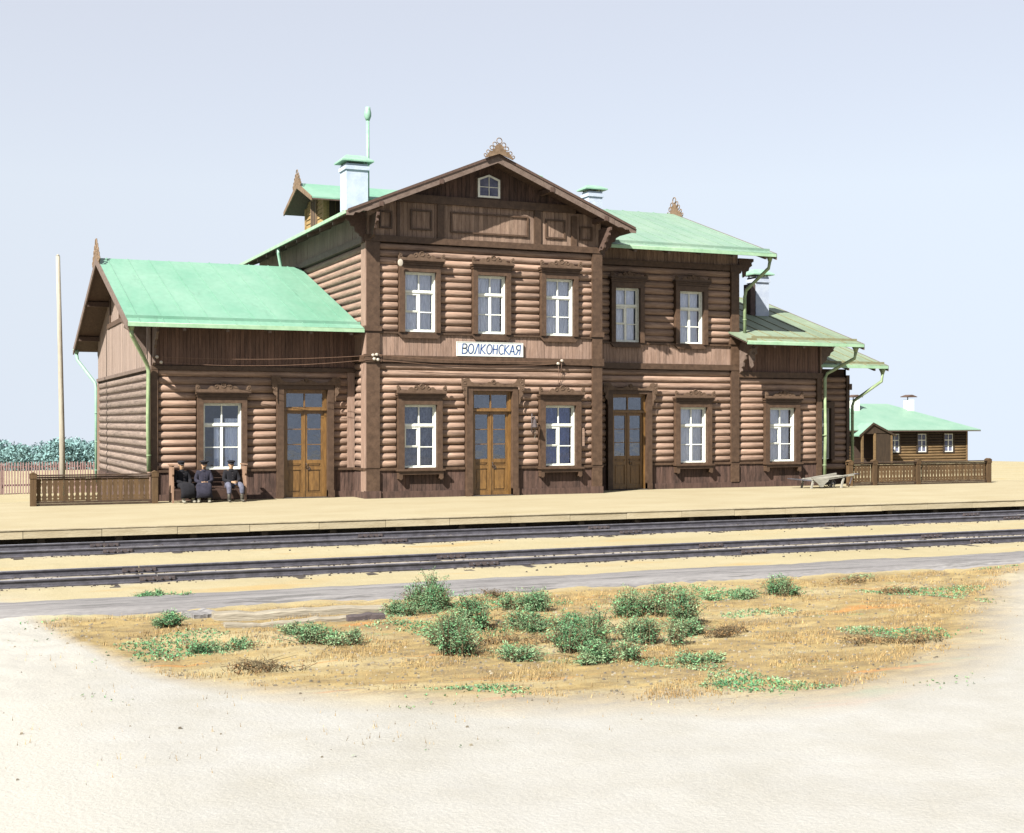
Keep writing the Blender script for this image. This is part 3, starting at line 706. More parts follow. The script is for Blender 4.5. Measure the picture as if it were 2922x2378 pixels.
# attic window with a pointed head
def pent(a, c, z0, zs, zp): return [(a, z0), (c, z0), (c, zs), ((a + c) / 2, zp), (a, zs)]
b = MB(); b.poly(pent(16.43, 17.36, 9.80, 10.48, 10.66), 'xz', YA - .06, YA - .03); w = b.build('attic_window', 'soffit', st)
b = MB()
for q in (((16.50, 9.84), (16.57, 9.84), (16.57, 10.41), (16.50, 10.45)), ((17.22, 9.84), (17.29, 9.84), (17.29, 10.45), (17.22, 10.41)), ((16.57, 9.84), (17.22, 9.84), (17.22, 9.90), (16.57, 9.90)),
          ((16.50, 10.45), (16.57, 10.41), (16.895, 10.54), (16.895, 10.60)), ((16.895, 10.60), (16.895, 10.54), (17.22, 10.41), (17.29, 10.45)),
          ((16.885, 9.90), (16.905, 9.90), (16.905, 10.54), (16.885, 10.54)), ((16.57, 10.18), (16.885, 10.18), (16.885, 10.20), (16.57, 10.20)), ((16.905, 10.18), (17.22, 10.18), (17.22, 10.20), (16.905, 10.20))): b.poly(q, 'xz', YA - .10, YA - .062)
b.build('sash', 'white', w)
for q in (((16.57, 9.90), (16.885, 9.90), (16.885, 10.18), (16.57, 10.18)), ((16.905, 9.90), (17.22, 9.90), (17.22, 10.18), (16.905, 10.18)), ((16.57, 10.20), (16.885, 10.20), (16.885, 10.535), (16.57, 10.41)), ((16.905, 10.20), (17.22, 10.20), (17.22, 10.41), (16.905, 10.535))):
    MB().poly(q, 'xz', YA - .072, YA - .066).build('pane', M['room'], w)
# left flank of the block
courses_y(YA + .36, YL + .1, .96, 4.36, 14, XA0, -1, 'log_side')
courses_y(YA + .36, YBACK, 5.1, 8.12, 12, XA0, -1, 'log_side')
part(XA0 + .02, XA0 + .2, YA + .1, YBACK, 0, 8.95, 'inner_wall', 'back')
for z0, z1 in ((.21, .88), (.968, 4.355), (4.58, 5.27), (5.34, 8.195)): part(XA0 - .06, XA0 + .1, YA - .112, YA + .37, z0, z1, 'corner_board', 'board')
part(XA0 - .12, XA0 + .1, YA + .1, YL, 4.365, 4.57, 'belt_beam', 'trim'); planks_y(YA + .37, YL, 4.58, 5.2, XA0, -1, 'board')
part(XA0 - .13, XA0 + .1, YA + .1, YBACK, 8.15, 8.36, 'belt_beam', 'barge')
planks_y(YA, YBACK, 8.37, 9.25, XA0, -1, 'side_board', w=.14)
planks_y(YA + .1, YL, .1, .88, XA0, -1, 'plinth_board'); part(XA0 - .09, XA0 + .1, YA + .1, YL - .09, .885, .965, 'ledge', 'trim'); part(XA0 - .08, XA0 + .1, YA + .1, YL - .08, -.02, .21, 'plinth', 'plinth_board')

# ============ right two-storey part (set back)
opsB1 = [(22.09, 23.90, -.1, 3.6), (24.88, 26.43, .86, 3.2)]
courses_x(XA1, XB1 - .30, .95, 4.36, 14, YB, opsB1)
opsB2 = [(22.24, 23.60, 5.2, 7.48), (24.88, 26.27, 5.2, 7.48)]
courses_x(XA1, XB1 - .32, 5.32, 8.06, 11, YB, opsB2)
backing_x(XA1 - .2, XC1 - .1, 0, 5.3, YB, opsB1 + [(28.77, 30.33, .86, 3.2)]); backing_x(XA1 - .2, XB1 - .1, 5.3, 8.75, YB, opsB2)
window(22.42, 23.42, 5.31, 7.25, YB, casing=(.17, .17, .19), crown_z=.34); window(25.06, 26.08, 5.29, 7.23, YB, casing=(.17, .17, .19), vent=False, crown_z=.34)
door(22.29, 23.69, 3.44, YB, jamb=(.19, .20), top=.13)
window(25.08, 26.23, .92, 2.98, YB, apron=True, casing=(.19, .19, .20), vent=False)
planks_x(XA1, 22.09, .12, .88, YB, 'plinth_board'); planks_x(23.90, XC1, .12, .88, YB, 'plinth_board')
for a, c in ((XA1, 22.08), (23.91, XC1 + .05)):
    part(a, c, YB - .085, YB + .1, .87, .95, 'ledge', 'trim'); part(a, c, YB - .08, YB + .1, -.02, .2, 'plinth', 'plinth_board')
planks_x(XA1, XB1 - .3, 4.56, 5.24, YB, 'board'); part(XA1, XB1 + .06, YB - .13, YB + .1, 4.35, 4.555, 'belt_beam', 'trim')
part(XA1, XB1 + .05, YB - .10, YB + .1, 5.245, 5.31, 'sill_moulding', 'trim')
for a, c in ((22.24, 23.6), (24.88, 26.26)):
    b = MB(); b.poly([(a, 5.242), (c, 5.242), (c - .12, 5.12), (a + .12, 5.12)], 'xz', YB - .13, YB - .04); b.build('window_apron', 'trim', st)
for z0, z1 in ((.21, .865), (.953, 4.345), (4.56, 5.24), (5.315, 8.06)): part(XB1 - .32, XB1 + .02, YB - .115, YB + .1, z0, z1, 'corner_board', 'trim')
part(XB1 - .38, XB1 + .08, YB - .15, YB + .05, 5.32, 5.48, 'capital', 'trim'); part(XB1 - .38, XB1 + .10, YB - .15, YB + .05, 8.02, 8.28, 'capital', 'trim')
part(XA1, XB1 + .05, YB - .12, YB + .1, 8.06, 8.26, 'cornice_beam', 'trim'); planks_x(XA1, XB1, 8.265, 9.0, YB, 'gable_board', w=.14)
part(XB1 - .12, XB1, YB + .1, YBACK, 0, 8.7, 'inner_wall', 'back'); planks_y(YB, YBACK, 7.0, lambda y: 11.0 - abs(y - 48.6) * .34, XB1, 1, 'board')
courses_y(YB + .1, 47.5, 5.3, 8.1, 11, XB1, 1)

# ============ right one-storey wing
opsC = [(28.77, 30.33, .86, 3.2)]
courses_x(XB1 + .03, XC1 - .2, .95, 4.10, 13, YB, opsC)
window(28.96, 30.14, .92, 2.98, YB, apron=True, casing=(.19, .19, .20), vent=True)
part(XB1 + .02, XC1 + .06, YB - .13, YB + .1, 4.10, 4.31, 'cornice_beam', 'trim')
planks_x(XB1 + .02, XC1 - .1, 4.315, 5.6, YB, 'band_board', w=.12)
part(XC1 - .2, XC1 + .02, YB - .11, YB + .1, .0, 4.095, 'corner_board', 'trim'); part(XC1 - .12, XC1 + .02, YB + .1, YBACK, 0, 5.3, 'inner_wall', 'back')
planks_y(YB - .05, YBACK, 0, lambda y: 7.75 - abs(y - 48.6) * .325, XC1, 1, 'board')
for z in (.45,): pass
# far low annex beyond it
opsD = [(32.35, 33.72, .8, 3.3)]
for o_ in opsD: backing_x(XC1 - .1, XD1, -1, 4.6, YD, opsD)
bD = MB(); z0, z1, n = .5, 4.3, 15
for i in range(n):
    zc = z0 + (z1 - z0) / n * (i + .5)
    for a, c in (((XC1, 32.36), (33.7, XD1 - .1)) if .8 < zc < 3.3 else ((XC1, XD1 - .1),)): log('x', a, c, YD + .085, zc, .133, None, into=bD)
o = bD.build('log', 'log_x', st); o['kind'] = 'stuff'
window(32.5, 33.55, .93, 3.0, YD, None, crown=False, casing=(.15, .17, .25), vent=False)
part(XD1 - .12, XD1 + .03, YD - .1, YD + .3, -.9, 4.35, 'corner_board', 'trim'); part(XD1 - .1, XD1, YD + .1, YBACK, -.9, 4.6, 'inner_wall', 'back')
part(XD1 - .03, XD1 + .12, YD - .14, YD + .1, 3.75, 4.0, 'capital', 'trim')
# rear walls and dim rooms
part(XL, XC1, YBACK - .1, YBACK + .02, -.9, 5.3, 'rear_wall', 'back'); part(XA0, XB1, YBACK - .1, YBACK + .03, 5.3, 8.8, 'rear_wall', 'back')
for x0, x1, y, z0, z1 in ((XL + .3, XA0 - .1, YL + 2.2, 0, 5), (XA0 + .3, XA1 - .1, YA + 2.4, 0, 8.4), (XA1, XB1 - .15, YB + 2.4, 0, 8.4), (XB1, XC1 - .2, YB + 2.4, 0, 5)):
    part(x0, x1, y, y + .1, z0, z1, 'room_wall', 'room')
part(XL + .3, XC1 - .2, YB + .3, YB + 2.4, -.03, .03, 'room_floor', 'back'); part(XA0 + .3, XA1 - .1, YA + .3, YB + .3, -.03, .03, 'room_floor', 'back')
part(XA0 + .3, XB1 - .2, YB + .3, YB + 2.3, 4.4, 4.6, 'room_floor', 'back'); part(XA0 + .3, XA1 - .1, YA + .3, YB + .3, 4.4, 4.6, 'room_floor', 'back')

# ============ roofs
def slope_x(x0, x1, y0, z0, y1, z1, name='roof', seams=True, material='roof', thick=.05, parent=st, soff=True):
    """roof slope whose eave runs along x; (y0,z0) eave, (y1,z1) ridge"""
    b = MB(); b.hexa([(x0, y0, z0 - thick), (x1, y0, z0 - thick), (x1, y1, z1 - thick), (x0, y1, z1 - thick), (x0, y0, z0), (x1, y0, z0), (x1, y1, z1), (x0, y1, z1)])
    r = b.build(name, material, parent)
    dy, dz = y1 - y0, z1 - z0
    if seams:
        s = MB(); x = x0 + .35
        while x < x1 - .1:
            w = .012; s.hexa([(x - w, y0, z0 + .001), (x + w, y0, z0 + .001), (x + w, y1, z1 + .001), (x - w, y1, z1 + .001), (x - w, y0, z0 + .024), (x + w, y0, z0 + .024), (x + w, y1, z1 + .024), (x - w, y1, z1 + .024)]); x += .72 + random.uniform(-.015, .015)
        t = .055; s.hexa([(x0, y0 + dy * t, z0 + dz * t), (x1, y0 + dy * t, z0 + dz * t), (x1, y0 + dy * (t + .004), z0 + dz * t), (x0, y0 + dy * (t + .004), z0 + dz * t)] + [(x0, y0 + dy * t, z0 + dz * t + .09), (x1, y0 + dy * t, z0 + dz * t + .09), (x1, y0 + dy * (t + .004), z0 + dz * t + .09), (x0, y0 + dy * (t + .004), z0 + dz * t + .09)])
        s.build('seam', 'seam_worn' if material == 'roof_worn' else material, r)
    if soff:
        b = MB(); q = .004; t2 = .055
        b.hexa([(x0 + .03, y0 + .03, z0 - thick - t2), (x1 - .03, y0 + .03, z0 - thick - t2), (x1 - .03, y1, z1 - thick - t2), (x0 + .03, y1, z1 - thick - t2), (x0 + .03, y0 + .03, z0 - thick - q), (x1 - .03, y0 + .03, z0 - thick - q), (x1 - .03, y1, z1 - thick - q), (x0 + .03, y1, z1 - thick - q)])
        b.build('soffit', 'soffit', r)
    return r
def slope_y(y0, y1, x0, z0, x1, z1, name='roof', material='roof', thick=.05, parent=st, seams=True, soff=True):
    b = MB(); P = lambda x, y, z: (x, y, z)
    def hx(ya, yb, xa, za, xb, zb, t): return [(xa, ya, za - t), (xa, yb, za - t), (xb, yb, zb - t), (xb, ya, zb - t), (xa, ya, za), (xa, yb, za), (xb, yb, zb), (xb, ya, zb)]
    b.hexa(hx(y0, y1, x0, z0, x1, z1, thick)); r = b.build(name, material, parent)
    if seams:
        s = MB(); y = y0 + .3
        while y < y1 - .1: s.hexa(hx(y - .012, y + .012, x0, z0 + .018, x1, z1 + .018, .016)); y += .72
        s.build('seam', material, r)
    if soff:
        b = MB(); b.hexa(hx(y0 + .03, y1 - .03, x0 + (.03 if x1 > x0 else -.03), z0 - thick - .004, x1, z1 - thick - .004, .05)); b.build('soffit', 'soffit', r)
    return r
def eave_x(x0, x1, y, z, parent=st):
    b = MB(); b.box(x0, x1, y - .03, y + .02, z - .10, z + .012); b.tube([(x0, y - .012, z + .012), (x1, y - .012, z + .012)], .018, 6); b.build('gutter', 'roof_edge', parent)
YE = 40.88
# left wing roof
slope_x(5.33, XA0 - .09, YE, 5.40, RLm, 8.215); slope_x(5.33, XA0 - .09, 57.15, 5.40, RLm, 8.215, soff=True); eave_x(5.33, XA0 - .10, YE, 5.38)
# main block roof, gable to the front
slope_y(40.07, 57.0, 11.77, 8.99, RX, RZ); slope_y(40.07, 57.0, 21.95, 8.99, RX, RZ)
b = MB(); b.box(11.74, 11.79, 40.07, 57, 8.90, 9.005); b.build('gutter', 'roof_edge', st)
# right two-storey roof
slope_x(21.3, 28.4, 41.22, 8.60, 48.6, 11.10, material='roof_pale'); slope_x(21.3, 28.4, 55.8, 8.66, 48.6, 11.10); eave_x(21.42, 28.4, 41.22, 8.58)
# right wing roof, annex roof
slope_x(XB1, 32.35, 41.22, 5.38, 48.6, 7.75, material='roof_worn'); slope_x(XB1, 32.35, 55.8, 5.44, 48.6, 7.75); eave_x(XB1 - .45, 32.35, 41.22, 5.36); slope_x(XB1 - .45, XB1, 41.22, 5.38, 42.5, 5.79, material='roof_worn')
slope_x(XC1 + .04, 35.7, 43.95, 4.72, 48.0, 6.05, material='roof_worn'); slope_x(XC1 + .04, 35.7, 52.0, 4.72, 48.0, 6.05); eave_x(XC1 + .05, 35.7, 43.95, 4.70)
# bargeboards
def barge_x(y, hw0, hw1, dz0=.0, w=.26, t=.045, cx=RX, rz=RZ, s=SA, n='bargeboard'):
    for sg in (-1, 1):
        b = MB(); a, c = cx, cx + sg * hw0
        pts = [(a, rz + dz0), (c, rz - hw0 * s + dz0), (c, rz - hw0 * s - w + dz0), (a, rz - w - .01 + dz0)]
        b.poly(pts, 'xz', y - t, y); b.build(n, 'barge', st)
        b = MB(); pts = [(a, rz + .03), (c + sg * .8, rz - (hw0 + .8) * s + .03), (c + sg * .8, rz - (hw0 + .8) * s - .05), (a, rz - .06)]
        b.poly(pts, 'xz', y - t - .03, y - t - .002); b.build('drip_board', 'soffit', st)
        # scrolled foot below the lower end
        x = cx + sg * hw0; z = rz - hw0 * s
        b = MB(); b.poly([(x + sg * .002, z), (x + sg * .85, z - .85 * s), (x + sg * .83, z - .85 * s - .14), (x + sg * .62, z - .6 * s - .24), (x + sg * .55, z - .5 * s - .18), (x + sg * .42, z - .4 * s - .23), (x + sg * .3, z - .3 * s - .2), (x + sg * .16, z - .16 * s - .26), (x + sg * .002, z - w)], 'xz', y - t + .01, y + .002)
        b.build('scrolled_bargeboard_foot', 'barge', st)
barge_x(40.09, 4.25, 5.1)
for yy in (40.35,): pass
for px_ in (12.9, 14.9, 18.8, 20.8): part(px_ - .07, px_ + .07, 40.02, YA - .03, roofA(px_) - .27, roofA(px_) - .12, 'purlin', 'soffit')
def barge_y(x, y0, z0, ym, zm, side=-1):
    for sg in (0, 1):
        ya, za = (y0, z0) if sg == 0 else (2 * ym - y0, z0)
        b = MB(); b.poly([(ya, za + .01), (ym, zm + .01), (ym, zm - .24), (ya, za - .22)], 'yz', x - .045, x); b.build('bargeboard', 'barge', st)
barge_y(5.34, YE, 5.40, RLm, 8.215); barge_y(28.44, 41.22, 8.60, 48.6, 11.1); barge_y(32.39, 41.22, 5.38, 48.6, 7.75); barge_y(35.74, 43.95, 4.72, 48.0, 6.05)
for yy, zz in ((42.6, 0), (45.8, 0), (49.1, 0), (52.4, 0), (55.6, 0)): part(5.37, XL, yy - .08, yy + .08, roofL(yy) - .30, roofL(yy) - .12, 'purlin', 'soffit')
# rafter tails along the eaves
def tails_x(x0, x1, step, y0, z0, y1, s, parent=st, size=.045):
    x = x0
    while x < x1:
        b = MB(); zb = lambda y: z0 + (y - y0) * s - .12
        b.hexa([(x - size, y0 + .08, zb(y0 + .08) - .12), (x + size, y0 + .08, zb(y0 + .08) - .12), (x + size, y1, zb(y1) - .14), (x - size, y1, zb(y1) - .14), (x - size, y0 + .08, zb(y0 + .08)), (x + size, y0 + .08, zb(y0 + .08)), (x + size, y1, zb(y1)), (x - size, y1, zb(y1))])
        b.build('rafter_tail', 'barge', parent); x += step
tails_x(22.6, 28.3, 1.35, 41.22, 8.60, YB - .04, .34); tails_x(7.0, 12.4, 1.3, YE, 5.40, YL - .04, .349); tails_x(28.4, 32.2, 1.3, 41.22, 5.38, YB - .04, .325); tails_x(32.5, 35.6, 1.3, 43.95, 4.72, YD - .04, .328)
y = 41.9
while y < 56:
    b = MB(); z = lambda x: 8.99 + (x - 11.77) * SA - .12
    b.hexa([(11.85, y - .05, z(11.85) - .12), (XA0 - .04, y - .05, z(XA0) - .14), (XA0 - .04, y + .05, z(XA0) - .14), (11.85, y + .05, z(11.85) - .12), (11.85, y - .05, z(11.85)), (XA0 - .04, y - .05, z(XA0)), (XA0 - .04, y + .05, z(XA0)), (11.85, y + .05, z(11.85))])
    b.build('rafter_tail', 'barge', st); y += 1.55
# carved brackets under the eaves
def bracket(x, y, z, dx, dy, h, w, t=.07, parent=st, material='barge'):
    """scalloped bracket: stands on the wall point (x,y,z top) and reaches w towards (dx,dy)"""
    prof = [(0, 0), (w, 0), (w, -.10), (w * .86, -.16), (w * .9, -.26), (w * .72, -.34), (w * .66, -.46), (w * .5, -.50), (w * .47, -.64), (w * .3, -.72), (w * .27, -h * .78), (w * .14, -h * .82), (w * .16, -h * .93), (0, -h)]
    b = MB()
    if dx: b.poly([(x + dx * a, z + c) for a, c in prof], 'xz', y - t / 2, y + t / 2)
    else: b.poly([(y + dy * a, z + c) for a, c in prof], 'yz', x - t / 2, x + t / 2)
    return b.build('carved_bracket', material, parent)
bracket(XL + .06, YL - .1, 5.42, 0, -1, 1.25, 1.0); bracket(XL + .06, YBACK + .02, 5.42, 0, 1, 1.25, 1.0); bracket(XL - .1, YL + .3, 5.6, -1, 0, 1.2, .75)
bracket(XA0 - .04, YA - .05, 9.12, -1, 0, 1.0, .75, material='soffit'); bracket(XA1 + .02, YA - .05, 9.10, 1, 0, 1.0, .75, material='soffit')
bracket(XA0 + .1, YA - .12, 9.0, 0, -1, .75, .85, material='soffit'); bracket(XA1 - .1, YA - .12, 9.0, 0, -1, .75, .85, material='soffit')
bracket(XB1 + .05, YB - .13, 5.40, 0, -1, 1.15, .85); bracket(XC1 + .02, YB + .15, 5.45, 1, 0, 1.0, .8); bracket(XB1 + .02, YB - .05, 8.55, 1, 0, .6, .65, material='soffit')
# the visible carved board at the wing's inner corner
b = MB(); b.poly([(27.72, 5.45), (28.10, 5.38), (28.05, 5.2), (27.98, 5.12), (28.02, 4.98), (27.9, 4.9), (27.93, 4.75), (27.82, 4.66), (27.86, 4.52), (27.76, 4.42), (27.71, 4.5), (27.66, 4.9)], 'xz', 41.85, 41.9)
for z in (5.2, 4.98, 4.7): b.ring((27.85, 41.83, z), .05, .012)
b.build('carved_board', 'barge', st)
# ridge crests (fretwork)
def crest(cx, cy, z, w, h, plane, t=.04, s=SA):
    b = MB(); pts = []
    P = [(-.50, 0), (-.46, .09), (-.36, .06), (-.33, .19), (-.24, .17), (-.23, .36), (-.15, .40), (-.17, .58), (-.09, .66), (-.06, .80), (0, .86)]
    q = P + [(-a, c) for a, c in P[-2::-1]]
    q = [(a * w, c * h) for a, c in q]; low = [(w * .5, -w * .5 * s - .02), (0, -.02), (-w * .5, -w * .5 * s - .02)]
    q[0] = (q[0][0], q[0][1] - w * .5 * s); q[-1] = (q[-1][0], q[-1][1] - w * .5 * s); q[1] = (q[1][0], q[1][1] - w * .42 * s); q[-2] = (q[-2][0], q[-2][1] - w * .42 * s)
    q = q + low
    # fretwork: outer bars and rings leave openings
    if plane == 'xz': b.poly([(cx + a, z + c * .82) for a, c in q], 'xz', cy - t / 2, cy + t / 2)
    else: b.poly([(cy + a, z + c * .82) for a, c in q], 'yz', cx - t / 2, cx + t / 2)
    rings = [(0, .97, .10), (-.16, .74, .075), (.16, .74, .075), (-.27, .50, .07), (.27, .50, .07), (-.40, .22, .06), (.40, .22, .06), (-.5, -.02, .05), (.5, -.02, .05)]
    for a, c, r in rings:
        zz = z + c * h * .95 - abs(a) * w * s * .4
        if plane == 'xz': b.ring((cx + a * w, cy, zz), r * w * .95, .02 * w / 1.2, 'xz')
        else: b.ring((cx, cy + a * w, zz), r * w * .95, .02 * w / 1.2, 'yz')
    return b.build('ridge_crest', 'finial', st)
crest(RX, 39.95, RZ + .02, .98, .44, 'xz'); crest(5.32, RLm, 8.22, 1.9, .52, 'yz', s=.35); crest(28.42, 48.6, 11.1, 1.3, .62, 'yz', s=.34); crest(32.38, 48.6, 7.75, 1.1, .6, 'yz', s=.33)
# dormer on the left slope
dm = thing('dormer', (13.2, 49.1, 9.6), '', ''); del dm['label']; del dm['category']; dm.parent = st; dm.location = Vector((13.2, 49.1, 9.6)) - WL[st]
DY, DH, DE, DRZ = 49.1, 1.28, 10.55, 11.36
b = MB(); b.box(13.25, 16.9, DY - DH, DY + DH, 9.2, 10.62); b.build('dormer_wall', 'dormer', dm)
b = MB(); b.poly([(DY - DH, 10.62), (DY + DH, 10.62), (DY, 11.2)], 'yz', 13.25, 13.6); b.build('gable', 'dormer', dm)
for i in range(9):
    z = 9.3 + .17 * i; b = MB(); hw = DH if z < 10.5 else DH - (z - 10.5) * 1.5
    b.hexa([(13.19, DY - hw, z), (13.25, DY - hw, z), (13.25, DY + hw, z), (13.19, DY + hw, z), (13.225, DY - hw, z + .165), (13.25, DY - hw, z + .165), (13.25, DY + hw, z + .165), (13.225, DY + hw, z + .165)]); b.build('plank', 'dormer', dm)
MB().box(13.15, 13.2, DY - .28, DY + .28, 9.7, 10.7).build('shutter', 'back', dm)
b = MB(); b.box(13.13, 13.22, DY - .36, DY - .28, 9.7, 10.75); b.box(13.13, 13.22, DY + .28, DY + .36, 9.7, 10.75); b.box(13.13, 13.22, DY - .36, DY + .36, 10.745, 10.83); b.box(13.13, 13.21, DY - .03, DY + .03, 9.7, 10.75)
b.build('shutter_frame', 'finial', dm)
for sg in (-1, 1): MB().box(13.16, 13.3, DY + sg * DH - .06, DY + sg * DH + .06, 9.2, 10.6).build('corner_board', 'dormer', dm)
for k in range(14): MB().box(13.4 + .24 * k, 13.62 + .24 * k, DY - DH - .02, DY - DH, 9.3, 10.6).build('plank', 'far_dark', dm)
for ys_ in (-1, 1):
    y0 = DY + ys_ * 2.05
    b = MB(); xa, xb = 12.55, 17.2; b.hexa([(xa, y0, DE - .05), (xb, y0, DE - .05), (xb, DY, DRZ - .05), (xa, DY, DRZ - .05), (xa, y0, DE), (xb, y0, DE), (xb, DY, DRZ), (xa, DY, DRZ)]); b.build('dormer_roof', 'roof', dm)
    b = MB(); b.hexa([(xa + .02, y0, DE - .10), (xb, y0, DE - .10), (xb, DY, DRZ - .10), (xa + .02, DY, DRZ - .10), (xa + .02, y0, DE - .053), (xb, y0, DE - .053), (xb, DY, DRZ - .053), (xa + .02, DY, DRZ - .053)]); b.build('soffit', 'soffit', dm)
    b = MB(); b.poly([(y0, DE + .01), (DY, DRZ + .01), (DY, DRZ - .2), (y0, DE - .14)], 'yz', xa - .045, xa - .002); b.build('bargeboard', 'finial', dm)
cr = crest(12.52, DY, DRZ, 1.1, .42, 'yz', s=.38); 
# chimneys and vent pipe
def chimney(x, y, z0, z1, w, d, cap=.30, material='chimney', cw=.34, parent=st):
    b = MB(); b.box(x - w / 2, x + w / 2, y - d / 2, y + d / 2, z0, z1); b.box(x - w / 2 - .05, x + w / 2 + .05, y - d / 2 - .05, y + d / 2 + .05, z1 - .22, z1 - .08)
    c = b.build('chimney', material, parent)
    b = MB()
    for sx in (-1, 1):
        for sy in (-1, 1): b.box(x + sx * (w / 2 - .05) - .02, x + sx * (w / 2 - .05) + .02, y + sy * (d / 2 - .05) - .02, y + sy * (d / 2 - .05) + .02, z1 - .03, z1 + .1)
    b.build('cap_leg', 'iron', c, kind='stuff')
    b = MB(); ww = w / 2 + cw * .55; dd = d / 2 + cw * .4
    def rc(a, e, z): return [(x - a, y - e, z), (x + a, y - e, z), (x + a, y + e, z), (x - a, y + e, z)]
    b.loft([rc(ww, dd, z1 + .07), rc(ww, dd, z1 + .12), rc(ww * .55, dd * .25, z1 + .12 + cap * .75)], smooth=False)
    b.build('chimney_cap', 'mintpipe', c); return c
chimney(13.95, 46.5, 9.6, 11.66, .80, .8); chimney(24.9, 49.2, 10.5, 11.86, .62, .62, cap=.2); chimney(22.6, 50.3, 9.3, 12.40, .45, .45, cap=.16)
chimney(30.55, 45.6, 6.4, 8.25, .62, .62, cap=.26); MB().box(30.0, 30.22, 45.3, 45.8, 6.3, 7.95).build('shade_block', 'chimney_shade', st)  # added dark block stands in for the chimney's shaded side
b = MB(); b.box(14.25, 15.0, 46.75, 47.25, 9.9, 10.5); b.box(14.2, 15.05, 46.7, 47.3, 10.5, 10.56); b.build('vent_base', 'mintpipe', st)
b = MB(); b.tube([(14.62, 47, 10.2), (14.62, 47, 13.45)], .062, 10); b.tube([(14.62, 47, 13.44), (14.62, 47, 13.52), (14.62, 47, 13.60), (14.62, 47, 13.72), (14.62, 47, 13.84), (14.62, 47, 13.93)], [.07, .10, .13, .13, .10, .09], 12); b.build('vent_pipe', 'mintpipe', st)
# downpipes
def pipe(pts, r=.062, n='downpipe', funnel=True, material='pipe'):
    b = MB(); b.tube(pts, r, 10); d = b.build(n, material, st)
    if funnel:
        x, y, z = pts[0]; b = MB(); b.tube([(x, y, z - .02), (x, y, z + .08), (x, y, z + .2)], [r * 1.02, r * 1.5, r * 2.5], 10); b.build('hopper', material, d)
    for p in pts[2:-1]: pass
    x, y, z0 = pts[-1]; x1, y1, z1 = pts[-2]
    k = z0 + .5
    while k < z1: 
        MB().tube([(x, y, k - .015), (x, y, k + .015)], r * 1.25, 10).build('pipe_clip', material, d); k += 1.15
    return d
pipe([(5.45, 41.05, 5.18), (5.48, 41.1, 5.0), (6.02, 41.9, 4.22), (6.08, 41.98, 4.0), (6.07, 41.98, 2.4), (6.09, 41.98, .92)])
pipe([(5.42, 57.1, 5.2), (5.45, 57.0, 4.95), (6.05, 56.2, 4.0), (6.08, 56.1, 3.8), (6.08, 56.1, 0)], material='mintpipe')
pipe([(28.32, 41.5, 8.36), (28.3, 41.55, 8.1), (27.85, 42.35, 7.35), (27.82, 42.40, 7.1), (27.82, 42.40, 5.75)])
pipe([(32.2, 41.5, 5.1), (32.18, 41.55, 4.85), (31.55, 42.4, 4.3), (31.47, 42.43, 4.1), (31.49, 42.43, 2.0), (31.44, 42.42, .28)])
pipe([(35.55, 44.1, 4.4), (35.55, 44.15, 4.1), (34.72, 44.88, 3.3), (34.68, 44.92, 3.1), (34.68, 44.92, 0)])
pipe([(11.85, 49.2, 8.9), (11.85, 49.22, 8.7), (12.0, 49.3, 8.0), (12.05, 49.3, 7.6), (12.05, 49.3, 7.2)], funnel=False, material='mintpipe')
print('LOGS', nlog)

# ------------------------------------------------------------------ name board, wires, small fittings on the front
sg_ = thing('station_sign', (16.93, YA - .1, 4.62), 'white name board lettered ВОЛКОНСКАЯ in blue, above the central door', 'sign')
b = MB(); b.box(15.76, 18.09, YA - .12, YA - .08, 4.62, 5.05); b.build('board', 'sign', sg_)
b = MB()
for q in ((15.74, 18.11, 4.60, 4.62), (15.74, 18.11, 5.05, 5.07), (15.74, 15.76, 4.62, 5.05), (18.09, 18.11, 4.62, 5.05)): b.box(q[0], q[1], YA - .13, YA - .075, q[2], q[3])
b.build('frame', 'sign', sg_)
def arc(cx, cz, rx, rz, a0, a1, n=12): return [(cx + rx * math.cos(R(a0 + (a1 - a0) * i / n)), cz + rz * math.sin(R(a0 + (a1 - a0) * i / n))) for i in range(n + 1)]
GL = {'В': ([[(.08, 0), (.10, 1)], [(.10, 1)] + arc(.3, .77, .22, .23, 90, -90) + [(.1, .54)], [(.1, .54)] + arc(.32, .27, .26, .27, 90, -90) + [(.08, 0)]], .62),
      'О': ([arc(.33, .5, .27, .5, 0, 360, 20)], .68), 'Л': ([[(0, 0), (.1, .06), (.34, 1), (.42, 1), (.5, 0)]], .60),
      'К': ([[(.05, 0), (.08, 1)], [(.5, 1), (.1, .5), (.55, 0)]], .62), 'Н': ([[(.05, 0), (.07, 1)], [(.45, 0), (.47, 1)], [(.06, .5), (.46, .52)]], .58),
      'С': ([arc(.33, .5, .27, .5, 50, 310, 16)], .58), 'А': ([[(.0, 0), (.26, 1), (.5, 0)], [(.09, .33), (.42, .33)]], .58),
      'Я': ([[(.48, 0), (.5, 1)], [(.5, 1)] + arc(.3, .75, .22, .25, 90, 270) + [(.5, .48)], [(.32, .48), (.12, .06), (.02, 0)]], .60)}
x = 15.90; H = .31
for ch in 'ВОЛКОНСКАЯ':
    strokes, adv = GL[ch]; b = MB(); wsc = .345
    for s_ in strokes:
        pts = [(x + (a + .07 * c) * wsc, 4.68 + c * H - .004 * (x - 17)) for a, c in s_]
        for (ax, az), (bx, bz) in zip(pts, pts[1:]):
            d = math.hypot(bx - ax, bz - az) or 1; nx_, nz_ = -(bz - az) / d * .0185, (bx - ax) / d * .0185; ex, ez = (bx - ax) / d * .006, (bz - az) / d * .006
            b.poly([(ax - ex + nx_, az - ez + nz_), (ax - ex - nx_, az - ez - nz_), (bx + ex - nx_, bz + ez - nz_), (bx + ex + nx_, bz + ez + nz_)], 'xz', YA - .124, YA - .1205)
    b.build('letter', 'blue', sg_); x += adv * wsc

